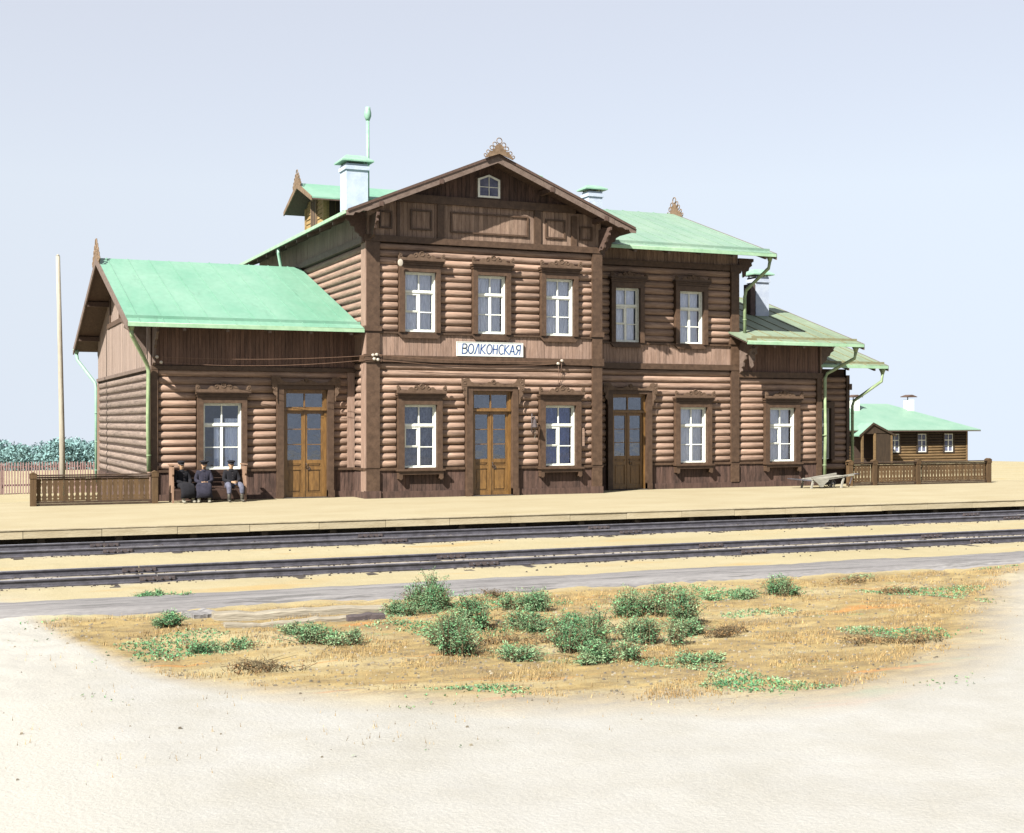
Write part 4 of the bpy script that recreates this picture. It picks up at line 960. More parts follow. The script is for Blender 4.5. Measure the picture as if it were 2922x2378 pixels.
def insulator(x, y, z):
    b = MB(); b.tube([(x, y + .12, z - .03), (x, y, z - .03)], .012, 6); o = MB()
    return b
def wire_set(name, label, a, bb, sag, tails=()):
    t = thing(name, a, label, 'wire', 'telegraph wires strung along the station front')
    pts = [(a[0] + (bb[0] - a[0]) * k / 24, a[1] + (bb[1] - a[1]) * k / 24, a[2] + (bb[2] - a[2]) * k / 24 - sag * 4 * (k / 24) * (1 - k / 24)) for k in range(25)]
    MB().tube(pts, .0075, 5).build('strand', 'wire', t)
    for q in (a, bb):
        b = MB(); b.loft([[(q[0] + r * math.cos(k * math.pi / 5), q[1] + dy, q[2] + r * math.sin(k * math.pi / 5)) for k in range(10)] for dy, r in ((-.05, .03), (-.04, .05), (-.01, .052), (0, .035), (.02, .05), (.05, .045))]); b.build('insulator', 'porcelain', t)
        MB().tube([(q[0], q[1] + .05, q[2]), (q[0], q[1] + .26, q[2] + .0)], .012, 6).build('insulator_pin', 'iron', t)
    for k in tails: MB().tube(k, .0075, 5).build('lead_wire', 'wire', t)
wire_set('telegraph_wire', 'upper wire sagging from the left corner bracket to the post beside the downpipe', (6.30, 41.75, 4.42), (12.86, 40.80, 4.56), .10)
wire_set('telegraph_wire', 'lower wire sagging from the left corner bracket across the wing front', (6.42, 41.72, 4.26), (12.90, 40.79, 4.44), .16)
wire_set('telegraph_wire', 'upper of the two wires below the name board, dropping at its right end', (12.98, 40.79, 4.58), (19.50, 40.80, 4.50), .10, [[(19.50, 40.78, 4.5), (19.50, 40.86, 4.1), (19.49, 40.93, 3.7)]])
wire_set('telegraph_wire', 'lower of the two wires below the name board, dropping at its right end', (13.02, 40.79, 4.42), (19.36, 40.80, 4.40), .14, [[(19.36, 40.78, 4.4), (19.42, 40.86, 4.05), (19.43, 40.93, 3.7)]])
# round white plate at the first upper window; bell bracket; thermometer board
pl = MB(); pl.loft([[(13.72 + r * math.cos(k * math.pi / 8), 40.62 + dy, 7.52 + r * math.sin(k * math.pi / 8) * 1.35) for k in range(16)] for dy, r in ((-.01, .05), (-.004, .085), (.0, .09), (.03, .07))])
tag(pl.build('white_disc', 'porcelain'), 'small round white plate beside the leftmost upper window casing', 'disc')
bk = thing('bell_bracket', (18.35, YA - .05, 2.15), 'rusty bell hanging from an iron bracket between the middle door and the blue-paned window', 'station bell')
b = MB(); b.tube([(18.45, 40.95, 2.55), (18.45, 40.7, 2.62), (18.42, 40.62, 2.55)], .018, 6); b.tube([(18.45, 40.93, 2.25), (18.45, 40.78, 2.4), (18.45, 40.72, 2.58)], .014, 6); b.tube([(18.45, 40.92, 2.1), (18.45, 40.92, 2.72)], .022, 6); b.build('bracket', 'rust', bk)
b = MB(); b.loft([[(18.42 + r * math.cos(k * math.pi / 6), 40.62 + r * math.sin(k * math.pi / 6), z) for k in range(12)] for z, r in ((2.26, .105), (2.29, .09), (2.36, .07), (2.44, .06), (2.50, .045), (2.53, .015))]); b.build('bell', 'rust', bk)
b = MB(); b.tube([(18.42, 40.62, 2.3), (18.42, 40.62, 2.2), (18.44, 40.62, 2.0), (18.41, 40.62, 1.86)], .012, 5); b.build('bell_rope', 'pole', bk)
tb = MB(); tb.box(20.29, 20.38, YA - .16, YA - .13, 1.62, 2.18); tb.poly([(20.28, 2.18), (20.39, 2.18), (20.335, 2.24)], 'xz', YA - .17, YA - .13)
tag(tb.build('thermometer_board', 'log_x'), 'narrow pale brown board fixed beside the blue-paned window', 'thermometer board')

# ------------------------------------------------------------------ fences
def picket_mesh(w=.152, h=.66):
    # one fret-cut board; notches on both edges form teardrops and dots with its neighbours
    hw = w / 2 - .002
    R_ = [(.0, hw), (.055, hw), (.075, hw - .022), (.095, hw), (.14, hw), (.16, hw - .014), (.19, hw - .026), (.22, hw - .024), (.27, hw - .012), (.34, hw - .008), (.40, hw - .018), (.44, hw - .006), (.48, hw), (.54, hw), (.565, hw - .018), (.59, hw), (h, hw)]
    pts = [(r, z) for z, r in R_] + [(-r, z) for z, r in reversed(R_)]
    b = MB(); b.poly(pts, 'xz', -.011, .011); return b
def rail_fence(x0, x1, y, posts, label, fade=None):
    t = thing('board_fence', ((x0 + x1) / 2, y, 0), label, 'fence', 'low fret-cut fences beside the station')
    bo = MB(); bo.box(x0, x1, y - .05, y + .05, .80, .845); bo.box(x0, x1, y - .085, y + .085, .865, .905); bo.build('top_rail', 'fence_rail', t)
    bo = MB(); bo.box(x0, x1, y - .04, y + .04, .07, .125); bo.box(x0, x1, y - .03, y + .03, .015, .06); bo.build('bottom_rail', 'fence_rail', t)
    pk = picket_mesh().build('picket', 'fence', t, local=True); first = True; x = x0 + .08
    while x < x1 - .05:
        if all(abs(x - p) > .11 for p in posts):
            o = pk if first else pk.copy()
            if not first: C.objects.link(o)
            first = False
            o.location = (x - (x0 + x1) / 2, random.uniform(-.004, .004), .13 + random.uniform(-.004, .004)); o.rotation_euler = (0, random.uniform(-.006, .006), 0)
        x += .153
    for p_ in posts:
        b = MB(); b.box(p_ - .085, p_ + .085, y - .095, y + .095, 0, .80); b.box(p_ - .10, p_ + .10, y - .11, y + .11, .80, .93); b.poly([(p_ - .11, .93), (p_ + .11, .93), (p_, .99)], 'xz', y - .115, y + .115); b.build('post', 'fence', t)
    return t
rail_fence(2.62, 6.22, 41.1, (2.70, 6.14), 'low brown fret-cut fence at the left end of the station')
rail_fence(32.0, 38.98, 41.75, (32.1, 33.25, 35.35, 38.9), 'low brown fret-cut fence at the right end of the station')
t = thing('picket_fence', (5.5, 68, -1.0), 'faded pink picket fence standing behind the pale pole', 'fence')
b = MB(); b.poly([(-.03, 0), (.03, 0), (.03, 1.46), (0, 1.54), (-.03, 1.46)], 'xz', -.012, .012); pk = b.build('picket', 'pink', t, local=True)
for k in range(88):
    o = pk if k == 0 else pk.copy()
    if k: C.objects.link(o)
    o.location = (-5.2 + .124 * k, -.03, random.uniform(-.02, .02)); o.rotation_euler = (0, random.uniform(-.015, .015), 0)
b = MB(); b.box(.2, 11.2, 67.99, 68.05, -.62, -.54); b.box(.2, 11.2, 67.99, 68.05, .26, .33); b.build('rail', 'pink', t)
for k in range(5): MB().box(.4 + 2.6 * k, .52 + 2.6 * k, 68.05, 68.17, -1.1, .45).build('post', 'pink', t)

# ------------------------------------------------------------------ pale pole
t = thing('telegraph_pole', (4.35, 52, -1.0), 'tall pale bare pole rising behind the left fence', 'pole')
b = MB(); b.tube([(4.45, 52, -1.05), (4.42, 52, 2), (4.36, 52, 5), (4.28, 52, 8.55)], [.108, .10, .088, .074], 12); b.build('shaft', 'pole', t)
b = MB(); b.tube([(4.28, 52, 8.55), (4.28, 52, 8.62)], [.074, .03], 10); b.build('pole_top', 'pole', t)

# ------------------------------------------------------------------ far log house
fh = thing('log_house', (75, 95, -1.0), 'low golden log house with a mint roof beyond the right fence', 'house')
FY = 90.0; Xe = 81.6; Xs = 66.0
fw = [(71.35, 72.15), (73.9, 74.7), (76.5, 77.3)]
import math as _m
def fx(px, Y=FY): return Y * _m.tan(_m.atan((px - 1461) / 3824.5) + R(23.42))
fw = [(fx(2541), fx(2566)), (fx(2618), fx(2643)), (fx(2694), fx(2719))]; Xe = fx(2759)
for i in range(12):
    zc = -.85 + .235 * i; ops = sorted(fw) if -.15 < zc < 1.55 else []; a = Xs
    for c in [(q[0] - .15, q[1] + .15) for q in ops] + [(Xe, Xe)]:
        if c[0] - a > .05: log('x', a, c[0], FY + .08, zc, .124, 'far_log' if zc < .55 else 'far_dark', parent=fh)  # upper courses take the dark colour: eave shadow painted onto the logs
        a = c[1]
MB().box(Xs, Xe, FY + .1, FY + .2, -1, 1.8).build('inner_wall', 'back', fh)
MB().box(Xe - .12, Xe + .05, FY - .06, FY + .2, -1, 1.8).build('corner_board', 'far_log', fh); MB().box(Xe - .1, Xe, FY + .2, FY + 9, -1, 1.8).build('side_wall', 'far_dark', fh)
for a, c in fw:
    b = MB(); b.box(a - .15, a, FY - .06, FY + .1, -.2, 1.55); b.box(c, c + .15, FY - .06, FY + .1, -.2, 1.55); b.box(a, c, FY - .06, FY + .1, 1.42, 1.55); b.box(a, c, FY - .06, FY + .1, -.2, -.12); w = b.build('window', 'far_dark', fh)
    s = MB(); m_ = (a + c) / 2
    for q in ((a, a + .06, -.12, 1.42), (c - .06, c, -.12, 1.42), (a, c, -.12, -.05), (a, c, 1.36, 1.42), (a, c, .85, .92), (m_ - .035, m_ + .035, -.05, .85), (m_ - .02, m_ + .02, .92, 1.36), (a, c, .38, .41)): s.box(q[0], q[1], FY + .0 + .002 * (q[1] - q[0] > .3), FY + .05, q[2], q[3])
    s.build('sash', 'white', w); MB().box(a + .02, c - .02, FY + .06, FY + .065, -.1, 1.4).build('pane', M['room'], w)
ez, rz_, ry = 1.72, 3.95, 95.0
b = MB(); x0, x1 = Xs - .6, Xe + .8
b.hexa([(x0, FY - .8, ez), (x1, FY - .8, ez), (x1 - 5.2, ry, rz_), (x0, ry, rz_), (x0, FY - .8, ez + .06), (x1, FY - .8, ez + .06), (x1 - 5.2, ry, rz_ + .06), (x0, ry, rz_ + .06)])
b.quad((x1, FY - .8, ez + .05), (x1, ry + 5.8, ez + .05), (x1 - 5.2, ry, rz_ + .055)); b.build('roof', 'far_roof', fh)
b = MB(); b.box(x0, x1, FY - .8, FY + .1, ez - .09, ez - .01); b.build('soffit', 'soffit', fh)
for cxp, z in ((2592, 4.6), (2437, 4.55)):
    cx_ = fx(cxp, ry - 1.2)
    c = MB().box(cx_ - .28, cx_ + .28, ry - 1.6, ry - .9, 2.9, z - .25).build('chimney', 'white', fh)
    b = MB(); b.box(cx_ - .55, cx_ + .55, ry - 1.7, ry - .8, z - .02, z + .04); b.poly([(cx_ - .55, z + .04), (cx_ + .55, z + .04), (cx_, z + .2)], 'xz', ry - 1.7, ry - .8); b.build('chimney_cap', 'soffit', c)
    MB().box(cx_ - .3, cx_ - .26, ry - 1.5, ry - 1.4, z - .26, z - .01).build('cap_leg', 'iron', c)
# porch with a gable roof
PYf = FY - 1.6; pc, pl_, pr_ = fx(2492, PYf), fx(2452, PYf), fx(2552, PYf)
for sg in (0, 1):
    e_ = pl_ if sg == 0 else pr_ + .2
    b = MB(); b.hexa([(e_, PYf, 1.25), (pc, PYf, 2.28), (pc, FY, 2.28), (e_, FY, 1.25), (e_, PYf, 1.33), (pc, PYf, 2.36), (pc, FY, 2.36), (e_, FY, 1.33)]); b.build('porch_roof', 'far_roof', fh)
    b = MB(); b.poly([(e_, 1.36), (pc, 2.38), (pc, 2.2), (e_, 1.18)], 'xz', PYf - .06, PYf - .005); b.build('porch_bargeboard', 'far_dark', fh)
b = MB(); b.poly([(pl_ + .3, 1.45), (pr_ - .1, 1.45), (pc, 2.2)], 'xz', PYf + .05, PYf + .1); b.build('porch_gable', 'far_dark', fh)
for q in (pl_ + .35, pc + .2, pr_ - .25): MB().box(q - .08, q + .08, PYf, PYf + .16, -1, 1.5).build('porch_post', 'far_log', fh)
MB().box(pc + .3, pr_ - .3, PYf + .05, PYf + .1, -1, 1.5).build('porch_wall', 'far_dark', fh)
MB().box(pl_ + .3, pr_ - .2, FY - .05, FY - .01, -1, 1.6).build('porch_back', 'back', fh)

# ------------------------------------------------------------------ distant wood
def leaf_cloud(b, c, rx, ry_, rz__, n, s, flat=.6):
    for _ in range(n):
        while True:
            p = Vector((random.uniform(-1, 1), random.uniform(-1, 1), random.uniform(-1, 1)))
            if p.length <= 1: break
        p = p * (.45 + .55 * p.length ** .3) if p.length > .01 else p
        q = Vector((c[0] + p.x * rx, c[1] + p.y * ry_, c[2] + p.z * rz__)); k = s * random.uniform(.6, 1.3)
        u = Vector((random.gauss(0, 1), random.gauss(0, 1), random.gauss(0, 1))).normalized(); v = u.cross(Vector((random.gauss(0, 1), random.gauss(0, 1), random.gauss(0, 1)))).normalized()
        b.quad(q - u * k, q + v * k * .5, q + u * k, q - v * k * .5)
b = MB(); random.seed(21)
for k in range(110):
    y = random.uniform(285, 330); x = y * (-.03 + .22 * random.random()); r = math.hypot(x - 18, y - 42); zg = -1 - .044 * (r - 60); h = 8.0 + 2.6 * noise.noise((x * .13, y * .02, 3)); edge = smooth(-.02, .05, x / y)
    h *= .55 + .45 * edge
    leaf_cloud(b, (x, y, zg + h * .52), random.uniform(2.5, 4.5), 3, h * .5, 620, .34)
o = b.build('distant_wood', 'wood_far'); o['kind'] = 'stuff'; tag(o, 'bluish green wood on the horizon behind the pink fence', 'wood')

# ------------------------------------------------------------------ weeds in front
def ground_at(px, py): 
    d = 3824.5 * (2.45 + .40) / (py - 1203.5); r = (px - 1461) / 3824.5 * d
    return r * math.cos(R(23.42)) + d * math.sin(R(23.42)), d * math.cos(R(23.42)) - r * math.sin(R(23.42))
def weed(x, y, rx, h, n, label, group, material='leaf', name='weed_clump', s=.026, pale=.25, dry=.05):
    """a plant of many arching stems with leaves of mixed size set along them"""
    random.seed(int(x * 977 + y * 131)); z = ground_z(x, y)
    t = thing(name, (x, y, z), label, 'weed', group)
    st_ = MB(); mbs = (MB(), MB(), MB()); ns = max(14, int(n / 34))
    lobes = [(random.uniform(-.62, .62) * rx, random.uniform(-.4, .4) * rx, random.uniform(.55, 1.08)) for _ in range(max(4, int(rx / .11)))]
    for k in range(ns):
        lx, ly, lh = random.choice(lobes); a = random.uniform(0, 6.28); out_ = abs(random.gauss(0, .38)) * min(rx, .45)
        bx_, by_ = x + lx + random.gauss(0, rx * .10), y + ly + random.gauss(0, rx * .08)
        H_ = h * lh * random.uniform(.45, 1.12) * (1 - .35 * min(1, out_ / (rx + .01))); ex, ey = bx_ + math.cos(a) * out_, by_ + math.sin(a) * out_ * .8
        bz = ground_z(bx_, by_); pts = []
        for i in range(5):
            q = i / 4; pts.append(Vector((bx_ + (ex - bx_) * q ** 1.3, by_ + (ey - by_) * q ** 1.3, bz - .01 + H_ * (1 - (1 - q) ** 1.5))))
        st_.tube(pts, [.006, .005, .004, .003, .0015], 4, caps=False)
        kind = 0 if random.random() > pale + dry else (1 if random.random() < pale / (pale + dry) else 2); sz = s * random.choice((.7, .9, 1.0, 1.3))
        for j in range(34):
            q = .08 + .95 * random.random() ** .8; q = min(q, 1); i = min(3, int(q * 4)); p = pts[i].lerp(pts[i + 1], q * 4 - i)
            d = Vector((random.gauss(0, 1), random.gauss(0, 1), random.gauss(.25, .6))).normalized(); L2 = sz * random.uniform(.6, 1.6) * (1.15 - .5 * q)
            w_ = d.cross(Vector((random.gauss(0, 1), random.gauss(0, 1), random.gauss(0, 1)))).normalized() * L2 * .36; p0 = p + d * random.uniform(0, .03) + Vector((random.gauss(0, .018), random.gauss(0, .018), 0))
            mb = mbs[kind if random.random() < .9 else random.randrange(3)]
            mb.quad(p0, p0 + d * L2 + w_, p0 + d * L2 * 2, p0 + d * L2 - w_)
    mbs[0].build('foliage', material, t); 
    if mbs[1].f: mbs[1].build('pale_foliage', 'leaf_pale', t)
    if mbs[2].f: mbs[2].build('dry_foliage', 'leaf_dry', t)
    st_.build('stem', 'stem', t); return t
G_ = 'green weeds growing in front of the tracks'
ws = [ # px, py(base), half width px, height px, label
 (1205, 1740, 62, 100, 'upright green weed clump touching the ash path, leftmost of the tall ones'),
 (1270, 1740, 50, 60, 'small green weed clump joined to the right of the tall one on the ash path'),
 (1180, 1752, 60, 34, 'low pale green weeds below the left end of the bushes'),
 (1330, 1800, 62, 95, 'upper half of the dense dark green bush left of the bare gap'),
 (1325, 1870, 85, 105, 'large dense dark green bush lowest on the left of the bare gap'),
 (1300, 1835, 55, 80, 'rounded weed clump filling the left edge of the large dark bush'),
 (1535, 1745, 75, 62, 'green bush standing alone below the ash path in the middle of the foreground'),
 (1500, 1800, 65, 60, 'loose pale green weeds between the two big bush masses'),
 (1610, 1800, 60, 45, 'grey-green straggling weeds right of the middle bush'),
 (1530, 1885, 70, 42, 'thin pale weeds at the front edge of the bare gap'),
 (1700, 1850, 85, 90, 'broad green bush on the right side of the bare gap'),
 (1760, 1885, 75, 75, 'low front bush of the right-hand weed mass'),
 (1700, 1895, 60, 40, 'low pale clump in front of the broad right-hand bush'),
 (1850, 1770, 85, 75, 'tall dark green bush at the top of the right-hand weed mass'),
 (1960, 1790, 75, 90, 'dense dark green bush right of the tall one, beside brown twigs'),
 (1900, 1840, 90, 70, 'green bush below the two tall right-hand bushes'),
 (1990, 1810, 50, 45, 'dark end clump of the right-hand weed mass'),
 (2265, 1700, 48, 52, 'small green weed standing alone near the right part of the ash path'),
 (2120, 1712, 75, 22, 'flat green weeds left of the lone right-hand weed'),
 (2010, 1890, 48, 34, 'small green tuft low in front of the right-hand weed mass'),
 (480, 1788, 52, 38, 'small green clump under the ash path at the far left'),
 (620, 1855, 75, 26, 'low green weeds in the ochre earth at the left'),
 (960, 1845, 85, 44, 'spreading low green weeds under the timber beam'),
 (880, 1815, 70, 30, 'flat green weeds just below the long timber'),
 (455, 1722, 55, 16, 'thin green growth on the ash path at the left'),
]
for px, py, hw, hp, lb in ws:
    x, y = ground_at(px, py); sc_ = 3824.5 / (math.sin(R(23.42)) * x + math.cos(R(23.42)) * y)
    rx = 1.6 * hw / sc_; h = 1.22 * hp / sc_
    weed(x, y + rx * .4, rx, h, int(2600 * min(2.2, rx * (h + .1) / .14) + 500), lb, G_, pale=.62 if 'pale' in lb or 'flat' in lb or 'low ' in lb else .34, s=.017)
# low leafy ground cover, dry grass, twigs and stones of the rough foreground
random.seed(5)
gc, gp, dg, pb_, tw = MB(), MB(), MB(), MB(), MB()
def blade(b, x, y, z, h, w=.006, lean=.5):
    a = random.uniform(0, 6.28); dx, dy = math.cos(a) * h * lean, math.sin(a) * h * lean; px_, py_ = -math.sin(a) * w, math.cos(a) * w
    b.quad((x - px_, y - py_, z - .01), (x + px_, y + py_, z - .01), (x + dx * .5, y + dy * .5, z + h * .7)); b.quad((x + dx * .5 - px_ * .5, y + dy * .5, z + h * .68), (x + dx * .5 + px_ * .5, y + dy * .5, z + h * .68), (x + dx, y + dy, z + h))
def ochre_edge(x):
    P_ = [(0, 1), (.045, .92), (.066, .82), (.096, .69), (.133, .62), (.23, .555), (.335, .518), (.41, .531), (.503, .585), (.65, .716), (.75, .81), (.85, .87), (1, .9)]
    t_ = max(0, min(.999, x / 24.0))
    for (a, c), (e, f_) in zip(P_, P_[1:]):
        if t_ <= e: return 24.0 * (c + (f_ - c) * (t_ - a) / (e - a))
    return 20.4
for _ in range(130000):
    y = 11.0 + 9.5 * random.random(); x = y * random.uniform(.04, .97) 
    e = noise.noise((x * .9, y * 1.3, 11)); side = (x / y - .436) / .38
    yl_ = ochre_edge(x) - .5 + .9 * noise.noise((x * .5, y * .5, 4))
    if y < yl_ and random.random() > .03: continue
    if y > 20.3: continue
    z = ground_z(x, y)
    if e > .12 and random.random() < .75: blade(dg, x, y, z, random.uniform(.02, .07))
    elif random.random() < .10: blade(dg, x, y, z, random.uniform(.015, .05))
    gx = noise.noise((x * .55, y * .8, 40))
    if gx > .27 and random.random() < .5: leaf_cloud(gc if gx > .40 else gp, (x, y, z + .012), .02, .02, .015, 2, .018)
    if random.random() < .035:
        s = random.uniform(.006, .022); pb_.hexa([(x - s, y - s, z - .01), (x + s, y - s * .8, z - .01), (x + s * .9, y + s, z - .01), (x - s * .7, y + s, z - .01), (x - s * .6, y - s * .6, z + s * .8), (x + s * .5, y - s * .5, z + s), (x + s * .4, y + s * .6, z + s * .8), (x - s * .5, y + s * .5, z + s * .7)])
for b, nm, mt_, lb, ct in ((gc, 'ground_cover', 'leaf', 'short green ground cover spreading over the rough earth', 'ground cover'), (gp, 'ground_cover', 'leaf_pale', 'pale green creeping growth between the dry grass', 'ground cover'), (dg, 'dry_grass', 'straw', 'dry yellow grass stubble on the rough foreground', 'dry grass'), (pb_, 'stones', 'pebble', 'small pale stones scattered on the rough foreground', 'stones')):
    o = b.build(nm, mt_); o['kind'] = 'stuff'; tag(o, lb, ct)
# reddish dead twigs and bare brush
random.seed(9)
tws = [(755, 1910, .5), (720, 1900, .35), (1440, 1830, .45), (1600, 1835, .45), (2085, 1800, .3), (2440, 1660, .5), (2560, 1690, .45), (2620, 1830, .4), (2480, 1830, .5), (2060, 1812, .3), (1410, 1700, .3)]
tl = ['reddish dead twigs lying low at the left front', 'dead twig tuft left beside the low reddish twigs', 'rusty dead brush in the bare gap between the bushes', 'brown dead stalks right of the bare gap', 'grey-brown twigs at the right end of the weed mass', 'dry brown brush below the right part of the ash path', 'dry brush farther right below the ash path', 'dark dry brush low at the far right', 'dark dry brush left of the lowest right-hand brush', 'small grey twig tuft touching the right-hand weed mass', 'rusty dead tuft just under the ash path in the middle']
for (px, py, r), lb in zip(tws, tl):
    x, y = ground_at(px, py); t = thing('dead_brush', (x, y, ground_z(x, y)), lb, 'dead brush', 'dead brush among the weeds'); b = MB(); l = MB()
    for k in range(46):
        a = random.uniform(0, 6.28); q = random.random() * r; bx, by = x + math.cos(a) * q, y + math.sin(a) * q * .5; z = ground_z(bx, by); hh = random.uniform(.05, .15)
        b.tube([(bx, by, z), (bx + random.gauss(0, .05), by + random.gauss(0, .05), z + hh * .6), (bx + random.gauss(0, .1), by + random.gauss(0, .08), z + hh)], [.005, .0035, .002], 4)
    for k in range(30):
        a = random.uniform(0, 6.28); q = random.random() * r; leaf_cloud(l, (x + math.cos(a) * q, y + math.sin(a) * q * .5, ground_z(x, y) + .05), .05, .05, .04, 6, .018)
    b.build('twig', 'stem', t, kind='stuff'); l.build('dead_leaf', 'leaf_dry', t, kind='stuff')

# ------------------------------------------------------------------ timbers beside the path
def baulk(x0, y0, x1, y1, w, h, label, material='timber'):
    b = MB(); d = Vector((x1 - x0, y1 - y0, 0)); L_ = d.length; d.normalize(); nrm = Vector((-d.y, d.x, 0)); rings = []
    for i in range(22):
        t = i / 21; c = Vector((x0, y0, 0)) + d * L_ * t; z = ground_z(c.x, c.y) - .03; ww = w * (1 + .05 * noise.noise((t * 6, x0, 1))); hh = h * (1 + .08 * noise.noise((t * 5, y0, 7)))
        rings.append([tuple(c + nrm * a + Vector((0, 0, z + k))) for a, k in ((-ww / 2, 0), (-ww / 2, hh * .85), (-ww * .42, hh), (ww * .42, hh), (ww / 2, hh * .85), (ww / 2, 0))])
    b.loft(rings, smooth=False); o = b.build('timber_beam', material); tag(o, label, 'timber', 'bleached timbers lying below the ash path'); return o
a = ground_at(607, 1762); c = ground_at(1095, 1738); baulk(a[0], a[1], c[0], c[1], .26, .13, 'long bleached timber beam lying just under the ash path')
a = ground_at(640, 1785); c = ground_at(1060, 1762); baulk(a[0], a[1], c[0], c[1], .20, .08, 'lower parallel timber half sunk beside the long bleached beam')
a = ground_at(985, 1768); c = ground_at(1090, 1763); baulk(a[0], a[1] - .1, c[0], c[1] - .1, .16, .11, 'short dark brown timber end below the long beam', 'rust')
a = ground_at(535, 1756); c = ground_at(598, 1750); baulk(a[0], a[1], c[0], c[1], .45, .1, 'short grey plank left of the long bleached beam', 'ash')

# ------------------------------------------------------------------ luggage barrow
t = thing('luggage_barrow', (30.5, 41.0, 0), 'bleached wooden luggage barrow resting on its legs under the right downpipe', 'barrow')
def bx(x0, x1, y0, y1, za, zb, th, n, m, parent=t):
    b = MB(); b.hexa([(x0, y0, za - th), (x1, y0, zb - th), (x1, y1, zb - th), (x0, y1, za - th), (x0, y0, za), (x1, y0, zb), (x1, y1, zb), (x0, y1, za)]); return b.build(n, m, parent)
X0b, X1b = 29.6, 31.45
bx(X0b, X1b, 40.62, 40.70, .30, .52, .07, 'side_beam', 'cart'); bx(X0b - .05, X1b - .35, 41.22, 41.30, .33, .53, .07, 'side_beam', 'cart')
for k in range(7):
    xx = X0b + .05 + .22 * k; bx(xx, xx + .2, 40.62, 41.3, .312 + .02 * k, .33 + .02 * k, .022, 'deck_plank', 'cart')
b = MB(); b.poly([(X0b - .12, .40), (X0b + .7, .36), (X0b + .62, .25), (X0b + .5, .17), (X0b + .40, .05), (X0b + .28, .05), (X0b + .18, .17)], 'xz', 40.56, 40.60); b.build('front_board', 'cart', t)
b = MB(); b.hexa([(X0b - .75, 41.0, .34), (X0b + .0, 40.7, .26), (X0b + .0, 41.2, .26), (X0b - .72, 41.2, .34), (X0b - .75, 41.0, .38), (X0b, 40.7, .32), (X0b, 41.2, .32), (X0b - .72, 41.2, .38)]); b.build('nose_board', 'iron', t)
for xx, yy in ((X0b + .02, 40.66), (X0b + .02, 41.26), (X0b + 1.35, 40.66), (X0b + 1.35, 41.26)):
    b = MB(); b.hexa([(xx - .1, yy - .03, 0), (xx - .04, yy - .03, 0), (xx - .04, yy + .03, 0), (xx - .1, yy + .03, 0), (xx, yy - .03, .36), (xx + .07, yy - .03, .36), (xx + .07, yy + .03, .36), (xx, yy + .03, .36)]); b.build('leg', 'cart', t)
for yy in (40.78, 41.12):
    b = MB(); b.ring((X0b + .95, yy, .17), .15, .02, 'xz', 16); w = b.build('wheel', 'iron', t)
    s = MB()
    for k in range(4): a = k * math.pi / 4; s.tube([(X0b + .95 - .15 * math.cos(a), yy, .17 - .15 * math.sin(a)), (X0b + .95 + .15 * math.cos(a), yy, .17 + .15 * math.sin(a))], .009, 5)
    s.build('spoke', 'iron', w)
MB().tube([(X0b + .95, 40.66, .17), (X0b + .95, 41.26, .17)], .018, 6).build('axle', 'iron', t)
MB().tube([(X1b + .02, 40.66, .51), (X1b + .25, 40.66, .50)], .026, 6).build('handle', 'iron', t)
MB().tube([(X1b - .05, 40.9, 0.0), (X1b + .22, 41.05, .36)], .022, 6).build('prop', 'iron', t)

# ------------------------------------------------------------------ bench with three seated men
t = thing('bench', (7.76, 41.35, 0), 'long high-ended wooden bench under the left window of the station', 'bench')
BX0, BX1 = 6.64, 8.88

for x0 in (BX0, BX1 - .05):
    b = MB(); b.poly([(41.0, 0), (41.06, 0), (41.08, .30), (41.5, .30), (41.52, 0), (41.6, 0), (41.64, 1.06), (41.60, 1.12), (41.05, 1.12), (40.99, 1.06), (41.0, .86), (41.05, .8), (41.02, .62), (40.99, .5)], 'yz', x0, x0 + .05); b.build('bench_end', 'bench_end', t)
    MB().box(x0 - .03, x0 + .08, 40.98, 41.66, 1.122, 1.16).build('arm_cap', 'bench_end', t)
    MB().box(x0 + .002, x0 + .048, 40.975, 41.06, .0, .16).build('foot_block', 'bench_end', t)
for k in range(3): MB().box(BX0 + .051, BX1 - .051, 41.0 + .16 * k, 41.15 + .16 * k, .395, .425).build('seat_slat', 'bench', t)
for k in range(4):
    b = MB(); z = .47 + .13 * k; y = 41.52 + .018 * k; b.box(BX0 + .051, BX1 - .051, y, y + .025, z, z + .115); b.build('back_slat', 'bench', t)
MB().box(BX0 + .051, BX1 - .051, 41.02, 41.05, .10, .36).build('front_apron', 'bench', t)

def skin_obj(name, verts, edges, radii, material, parent, levels=2, root=0):
    """continuous body surface grown round a skeleton of joints"""
    me = bpy.data.meshes.new(name); me.from_pydata(verts, edges, []); o = bpy.data.objects.new(name, me); C.objects.link(o)
    m = o.modifiers.new('s', 'SKIN'); m.use_smooth_shade = True
    for i, d in enumerate(me.skin_vertices[0].data):
        r = radii[i]; d.radius = r if isinstance(r, tuple) else (r, r); d.use_root = (i == root)
    s2 = o.modifiers.new('ss', 'SUBSURF'); s2.levels = levels; s2.render_levels = levels
    bpy.context.view_layer.update()
    dg_ = bpy.context.evaluated_depsgraph_get(); ev = o.evaluated_get(dg_); nm = bpy.data.meshes.new_from_object(ev)
    o.modifiers.clear(); o.data = nm; bpy.data.meshes.remove(me); nm.name = name
    nm.materials.clear(); nm.materials.append(M[material] if isinstance(material, str) else material)
    for p_ in nm.polygons: p_.use_smooth = True
    o.parent = parent; return o
